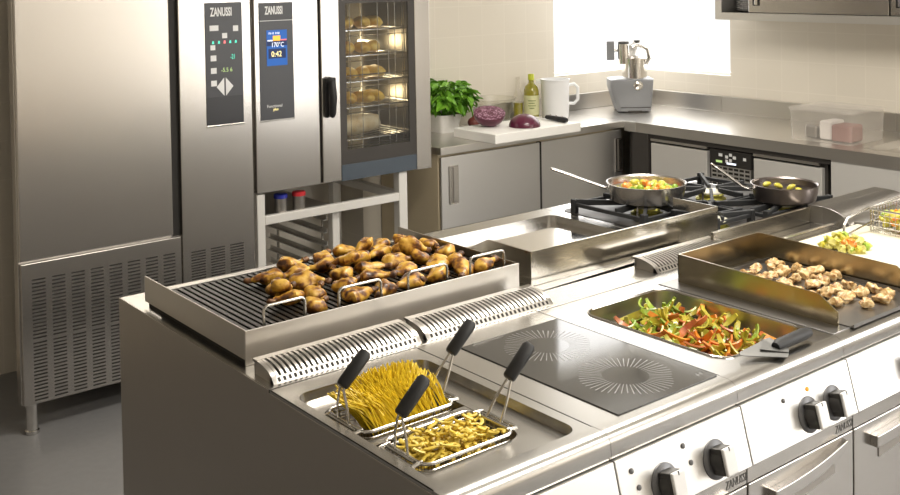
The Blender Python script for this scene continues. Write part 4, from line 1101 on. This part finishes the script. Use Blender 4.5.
# basil
bs = thing('potted_basil', (3.64, 4.66, .9), 'bushy green basil plant in a white pot beside the oven', 'plant')
prof = [(.060, 0), (.078, .09), (.083, .092), (.083, .102), (.077, .102), (.073, .088), (.0, .088)]
sq = MB()
def sqr(r, z): return [(3.64+p[0], 4.66+p[1], z) for p in rr(-r, r, -r, r, r*.35, 4)]
loops_ = [sqr(r, z+.9) for r, z in prof[:-1]]
n = len(loops_[0]); vs = [v for l in loops_ for v in l]; fs = [(i*n+k, i*n+(k+1) % n, (i+1)*n+(k+1) % n, (i+1)*n+k) for i in range(len(loops_)-1) for k in range(n)]
sq.add(vs, fs, True); sq.add(loops_[0], [tuple(range(n))]); sq.build('pot', M['pot'], bs)
MB().cap(rr(3.565, 3.715, 4.585, 4.735, .02), .988).build('soil', M['soil'], bs)
lf = MB(); stm = MB(); rb = random.Random(3)
for i in range(26):
    a = rb.uniform(0, 2*PI); q = rb.random()**.6
    e = Vector((3.645+math.cos(a)*q*.15, 4.66+math.sin(a)*q*.14, 1.0+.14*rb.random()+.045*(1-q)))
    stm.tube([(3.64+math.cos(a)*q*.05, 4.66+math.sin(a)*q*.05, .985), (3.64+math.cos(a)*q*.09, 4.66+math.sin(a)*q*.09, (e.z+.985)/2), e], .0022, 5)
stm.build('stems', M['basil'], bs)
for i in range(380):
    a = rb.uniform(0, 2*PI); q = rb.random()**.5; el = rb.uniform(-.15, 1.)
    c = Vector((3.645+math.cos(a)*q*.175*math.cos(el*.9), 4.66+math.sin(a)*q*.15*math.cos(el*.9), 1.055+.155*math.sin(max(el, -.3))*(.55+.45*rb.random())))
    L = rb.uniform(.040, .075); wd = L*.36
    rot = Matrix.Rotation(a+rb.uniform(-1, 1), 4, 'Z') @ Matrix.Rotation(rb.uniform(-.7, .9), 4, 'Y') @ Matrix.Rotation(rb.uniform(-.6, .6), 4, 'X')
    grid = []; 
    for ii in range(6):
        f_ = ii/5; ww = wd*math.sin(PI*(.06+.94*f_)**.8)*1.02 if ii < 5 else .001
        for jj in (-1, 0, 1):
            grid.append(c + (rot @ Vector((L*f_, ww*jj, .010*abs(jj)*1. - .030*f_*f_*L/.05))))
    lf.add(grid, [(r_*3+c_, r_*3+c_+1, (r_+1)*3+c_+1, (r_+1)*3+c_) for r_ in range(5) for c_ in range(2)], True)
lf.build('foliage', M['basil'], bs)
# cabbages
ch = thing('red_cabbage_half', (3.735, 4.375, .95), 'halved red cabbage lying round side down on the left of the cutting board', 'cabbage')
def half(root, c, r, rot, hgt=.8):
    T = Matrix.Translation(c) @ rot; n_ = 10
    pr = [(0, -r*hgt)] + [(r*math.sin(R(90*k/n_)), -r*hgt*math.cos(R(90*k/n_))) for k in range(1, n_+1)]
    d = MB().lathe(pr, 32, T); d.f.pop(); d.sm.pop()
    d.build('skin', M['cab'], root)
    f = MB(); 
    f.lathe([(r*.985, 0), (r*.7, .003), (r*.3, .002), (0, .001)], 32, T); f.f = [q for q in f.f if len(q) == 4]; f.sm = f.sm[:len(f.f)]
    f.build('cut_face', M['cabcut'], root)
half(ch, (3.735, 4.375, .950+.074), .088, Matrix.Rotation(R(16), 4, 'X') @ Matrix.Rotation(R(-10), 4, 'Y'), .86)
cw = thing('red_cabbage_piece', (3.865, 4.235, .95), 'cut side down half of red cabbage in the middle of the cutting board', 'cabbage')
half(cw, (3.865, 4.235, .9515), .086, Matrix.Rotation(R(180), 4, 'X'), .78)
on_ = MB().lathe([(0, 0), (.018, .002), (.034, .016), (.038, .032), (.030, .050), (.012, .060), (.005, .070), (0, .072)], 24).build('red_onion', M['onion'], loc=(0, 0, 0))
on_.location = (3.86, 4.66, .8997); tag(on_, 'small dark red onion behind the halved cabbage, beside the basil pot', 'onion')
# knife
kn = thing('kitchen_knife', (4.14, 4.27, .95), 'kitchen knife with a black riveted handle at the right of the cutting board', 'knife')
K0, K1 = Vector((4.125, 4.335, .966)), Vector((4.110, 4.160, .966))
kd = (K1-K0).normalized(); ks = Vector((kd.y, -kd.x, 0))
MB().tube([K0, K0+kd*.02, K0+kd*.09, K1-kd*.02, K1], [.012, .015, .016, .018, .013], 12, flat=.9).build('grip', M['black'], kn)
rv = MB()
for f_ in (.035, .085, .135): rv.lathe([(.0055, 0), (.0055, .0180), (0, .0185)], 12, Matrix.Translation(K0+kd*f_))
rv.build('rivets', M['polished'], kn)
b0 = K0-kd*.001
MB().add([b0+ks*.014+Vector((0,0,-.006)), b0-ks*.014+Vector((0,0,-.006)), b0-kd*.12-ks*.004+Vector((0,0,-.006)), b0-kd*.15+ks*.012+Vector((0,0,-.006))], [(0, 1, 2, 3)]).build('blade', M['polished'], kn, solid=.0018)
# oil bottle, clear bottle, glass bowl, jug
bo = thing('oil_bottle', (4.33, 4.68, .9), 'olive oil bottle with a yellow green cap and pale label behind the cutting board', 'bottle')
T = Matrix.Translation((4.33, 4.68, .9)) 
MB().lathe([(0, 0), (.042, .0), (.046, .006), (.046, .172), (.038, .198), (.020, .216), (.016, .226), (.016, .240), (0, .240)], 28, T).build('glass_body', M['oil'], bo)
MB().lathe([(.019, .236), (.019, .268), (.016, .272), (0, .272)], 20, T).build('cap', M['cap'], bo)
MB().lathe([(.0467, .028), (.0467, .145)], 28, T).build('label_paper', M['label'], bo).data.polygons[0].use_smooth
lp = MB()
for z, a0, a1 in ((1.015, -2.75, -1.75), (1.000, -2.7, -1.9), (.985, -2.75, -1.75), (.970, -2.6, -1.95)):
    pts = [(4.33+.0472*math.cos(a0+(a1-a0)*k/6), 4.68+.0472*math.sin(a0+(a1-a0)*k/6), z) for k in range(7)]; lp.tube(pts, .0022, 4)
lp.build('label_lines', M['labelp'], bo)
b2 = thing('clear_bottle', (4.355, 4.752, .9), 'pale clear bottle half hidden to the left of the olive oil bottle', 'bottle')
b2.location = (4.27, 4.735, .9)
MB().lathe([(0, 0), (.030, 0), (.032, .006), (.032, .13), (.014, .19), (.012, .255), (0, .255)], 24, Matrix.Translation((4.27, 4.735, .9))).build('glass_body', M['clearb'], b2)
MB().lathe([(0, .002), (.029, .002), (.029, .10), (0, .10)], 24, Matrix.Translation((4.27, 4.735, .9))).build('contents', M['oil'], b2)
gb = thing('glass_bowl', (3.96, 4.61, .9), 'clear glass bowl behind the red cabbage on the back worktop', 'bowl')
MB().lathe([(0, .004), (.06, .004), (.095, .04), (.125, .12), (.134, .164), (.138, .166), (.138, .170), (.131, .166), (.092, .042), (.058, .009), (0, .008)], 36, Matrix.Translation((3.96, 4.61, .8965))).build('bowl_glass', M['bowl'], gb)
jg = thing('measuring_jug', (4.452, 4.60, .9), 'tall white plastic jug with a loop handle right of the oil bottle', 'jug')
T = Matrix.Translation((4.452, 4.60, .9))
MB().lathe([(0, 0), (.076, 0), (.080, .006), (.086, .215), (.089, .236), (.091, .238), (.086, .238), (.081, .21), (.075, .008), (0, .006)], 40, T).build('body', M['jug'], jg)
hd = Vector((.80, -.6, 0)).normalized(); c = Vector((4.452, 4.60, .9))
MB().tube([c+hd*.083+Vector((0, 0, .200)), c+hd*.115+Vector((0, 0, .206)), c+hd*.138+Vector((0, 0, .186)), c+hd*.138+Vector((0, 0, .112)), c+hd*.115+Vector((0, 0, .088)), c+hd*.080+Vector((0, 0, .088))], .0095, 10).build('handle', M['jug'], jg)
c2 = c-hd*.088+Vector((0, 0, .214)); MB().prism([(c2.x-.03*hd.x, c2.y-.03*hd.y), (c2.x+.018*hd.y+.02*hd.x, c2.y-.018*hd.x+.02*hd.y), (c2.x-.018*hd.y+.02*hd.x, c2.y+.018*hd.x+.02*hd.y)], 1.112, 1.138, 'z').build('spout', M['jug'], jg, bevel=.003)
# food processor in the corner
fp = thing('food_processor', (5.035, 4.505, .9), 'grey food processor with a metal bowl in the corner of the worktop', 'mixer', rz=0)
A = math.atan2(-.62, .78)     # turned to face the room
def place(mb, name, mat, par, bevel=0., **k):
    mt = Matrix.Translation((5.035, 4.505, .8997)) @ Matrix.Rotation(A, 4, 'Z')
    mb.v = [mt @ v for v in mb.v]; return mb.build(name, mat, par, bevel=bevel, **k)
def loft(secs):
    m = MB(); n = None
    for i, (z, x0, x1, y0, y1, r) in enumerate(secs):
        l = [(p[0], p[1], z) for p in rr(x0, x1, y0, y1, r, 4)]; n = len(l); b0 = len(m.v); m.v += [Vector(q) for q in l]
        if i:
            for k in range(n): m.f.append([b0-n+k, b0-n+(k+1) % n, b0+(k+1) % n, b0+k]); m.sm.append(True)
    m.f.append(list(range(n))[::-1]); m.sm.append(False); m.f.append(list(range(len(m.v)-n, len(m.v)))); m.sm.append(False)
    return m
place(loft([(.006, -.105, .105, -.10, .10, .03), (.03, -.112, .108, -.10, .10, .03), (.16, -.150, .118, -.105, .105, .03), (.205, -.150, .124, -.10, .10, .03), (.212, -.11, .11, -.08, .08, .03)]), 'motor_base', M['mixer'], fp, .004)
place(MB().lathe([(.10, 0), (.10, .012), (0, .012)], 32, Matrix.Translation((0, -.01, 0))), 'base_plate', M['blacks'], fp)
for q, z in ((0, .10),): place(MB().box(-.09, .095, -.1065, -.09, .03, .034), 'groove', M['blacks'], fp)
place(MB().lathe([(.070, .20), (.078, .205), (.078, .30), (.082, .302), (.082, .312), (.0, .312)], 36, Matrix.Translation((.015, -.01, 0))), 'bowl', M['polished'], fp)
lid = place(MB().lathe([(.080, .312), (.080, .335), (.06, .352), (0, .358)], 36, Matrix.Translation((.015, -.01, 0))), 'lid', M['polished'], fp)
place(MB().tube([(-.050, -.02, .30), (-.055, -.02, .40), (-.055, -.02, .425)], [.044, .042, .042], 24), 'feed_tube', M['polished'], fp)
place(MB().lathe([(.036, .425), (.034, .440), (.016, .445), (0, .445)], 24, Matrix.Translation((-.055, -.02, 0))), 'pusher', M['knob'], fp)
place(MB().tube([(.075, -.06, .30), (.098, -.07, .34), (.085, -.07, .395), (.03, -.07, .420), (-.01, -.07, .405)], .013, 10), 'locking_arm', M['polished'], fp)
place(MB().tube([(-.01, -.02, .35), (.02, -.02, .425), (.055, -.03, .432)], [.03, .026, .018], 14), 'neck', M['knobsilver'], fp)
place(MB().lathe([(.022, .43), (.022, .447), (0, .45)], 18, Matrix.Translation((.03, -.025, 0))), 'lid_knob', M['knob'], fp)
place(MB().box(-.165, -.115, -.045, .0, .325, .445), 'paddle', M['mixer'], fp, .006)
place(MB().cyl((-.118, -.02, .385), (-.095, -.02, .385), .010, 12), 'paddle_pin', M['polished'], fp)
place(MB().lathe([(.030, 0), (.030, .006), (.020, .012), (0, .012)], 20, Matrix.Translation((.02, -.104, .170)) @ Matrix.Rotation(R(90), 4, 'X')), 'front_boss', M['polished'], fp)
# clear food box
fbx = thing('food_box', (4.93, 3.02, .9), 'clear lidded food box on the right worktop with red and white packets inside', 'box')
bx0, bx1, by0, by1 = 4.765, 5.09, 2.835, 3.195
m = MB(); lo = rr(bx0+.008, bx1-.008, by0+.008, by1-.008, .025); hi = rr(bx0, bx1, by0, by1, .03)
n = len(lo); m.add([(*p, .9005) for p in lo]+[(*p, 1.055) for p in hi], [(i, (i+1) % n, n+(i+1) % n, n+i) for i in range(n)]+[tuple(range(n))], True)
m.build('tub', M['clear'], fbx)
m = MB(); li = rr(bx0-.006, bx1+.006, by0-.006, by1+.006, .03); m.prism(li, 1.055, 1.068, 'z'); m.build('lid', M['clear'], fbx, bevel=.002)
for nm, x0, x1, y0, y1, z0, z1, mm, lb in (('red_packet', 4.83, 4.95, 2.88, 2.99, .903, .99, 'redfood', 'red packet inside the clear food box'), ('white_packet', 4.85, 4.98, 3.0, 3.07, .903, 1.0, 'whitefood', 'white packet inside the clear food box'), ('pale_packet', 4.86, 5.0, 3.09, 3.16, .903, .97, 'tin', 'grey packet inside the clear food box')):
    tag(box(nm, x0, x1, y0, y1, z0, z1, M[mm], None, .012, seg=3, loc=((x0+x1)/2, (y0+y1)/2, z0)), lb, 'packet')

# food in the pans
vg = [(nm, mt_) for nm, mt_ in (('pepper_dice', 'pyel'), ('carrot_dice', 'porange'), ('green_dice', 'pgreen'))]
protos = []
for k, (nm, mt_) in enumerate(vg):
    o = blob([(-.010, .003), (-.007, .008), (0, .0095), (.006, .008), (.010, .003)], 8, 0, .006, 70+k, .8).build(nm, M[mt_], loc=(0, 0, 0)); protos.append([o, False])
cols_ = ['yellow', 'orange', 'green']
for i in range(110):
    k = rnd.choices((0, 1, 2), (5, 4, 2))[0]; s_ = protos[k]
    if s_[1]: o = s_[0].copy(); COL.objects.link(o)
    else: o = s_[0]; s_[1] = True
    a = rnd.uniform(0, 2*PI); q = rnd.random()**.5*.112
    o.location = (P1[0]+q*math.cos(a), P1[1]+q*math.sin(a), P1[2]+.022+.040*(i/110)*(1-q/.22)); o.rotation_euler = (rnd.uniform(0, 6), rnd.uniform(0, 6), 0)
    k_ = rnd.uniform(1.2, 1.7); o.scale = (k_, k_, k_)
    tag(o, '%s vegetable dice frying in the bright saute pan' % cols_[k], 'vegetable', '%s dice in the saute pan' % cols_[k])
protos = []
for i in range(10):
    if i == 0: o = blob([(-.017, .004), (-.012, .011), (0, .013), (.010, .011), (.017, .004)], 10, 0, .007, 81, .7).build('vegetable_slice', M['pyel'], loc=(0, 0, 0)); pf = o
    else: o = pf.copy(); COL.objects.link(o)
    a = rnd.uniform(0, 2*PI); q = rnd.random()**.5*.075
    o.location = (P2[0]-.01+q*math.cos(a), P2[1]+.01+q*math.sin(a), P2[2]+.020+.012*(i % 3)); o.rotation_euler = (rnd.uniform(-.5, .5), rnd.uniform(-.5, .5), rnd.uniform(0, 6))
    tag(o, 'pale yellow vegetable slice in the dark frying pan', 'vegetable', 'vegetable slices in the dark pan')

# ------------------------------------------------------------------ world, camera, view
wd_ = bpy.data.worlds.new('World'); bpy.context.scene.world = wd_; wd_.use_nodes = True
bg = wd_.node_tree.nodes['Background']; bg.inputs['Color'].default_value = (1., .98, .94, 1); bg.inputs['Strength'].default_value = 1.0
cam = bpy.data.cameras.new('camera'); co = bpy.data.objects.new('camera', cam); COL.objects.link(co)
rt = Vector((0.78284667, -0.62198247, -0.01699684)); up = Vector((0.02633751, 0.00583229, 0.99963609)); fw = Vector((0.621657, 0.78300944, -0.02094726))
co.matrix_world = Matrix(((rt.x, up.x, -fw.x, 0), (rt.y, up.y, -fw.y, 0), (rt.z, up.z, -fw.z, 1.8), (0, 0, 0, 1)))
cam.sensor_fit = 'HORIZONTAL'; cam.sensor_width = 36; cam.lens = 1054.44/900*36
cam.shift_x = 0; cam.shift_y = (-6.559-247.5)/900; cam.clip_start = .02
sc = bpy.context.scene; sc.camera = co
sc.view_settings.view_transform = 'Standard'; sc.view_settings.look = 'None'; sc.view_settings.gamma = 1; sc.view_settings.use_curve_mapping = False
sc.view_settings.exposure = 0.30
sc.cycles.max_bounces = 10; sc.cycles.glossy_bounces = 6; sc.cycles.transparent_max_bounces = 16; sc.cycles.sample_clamp_indirect = 6
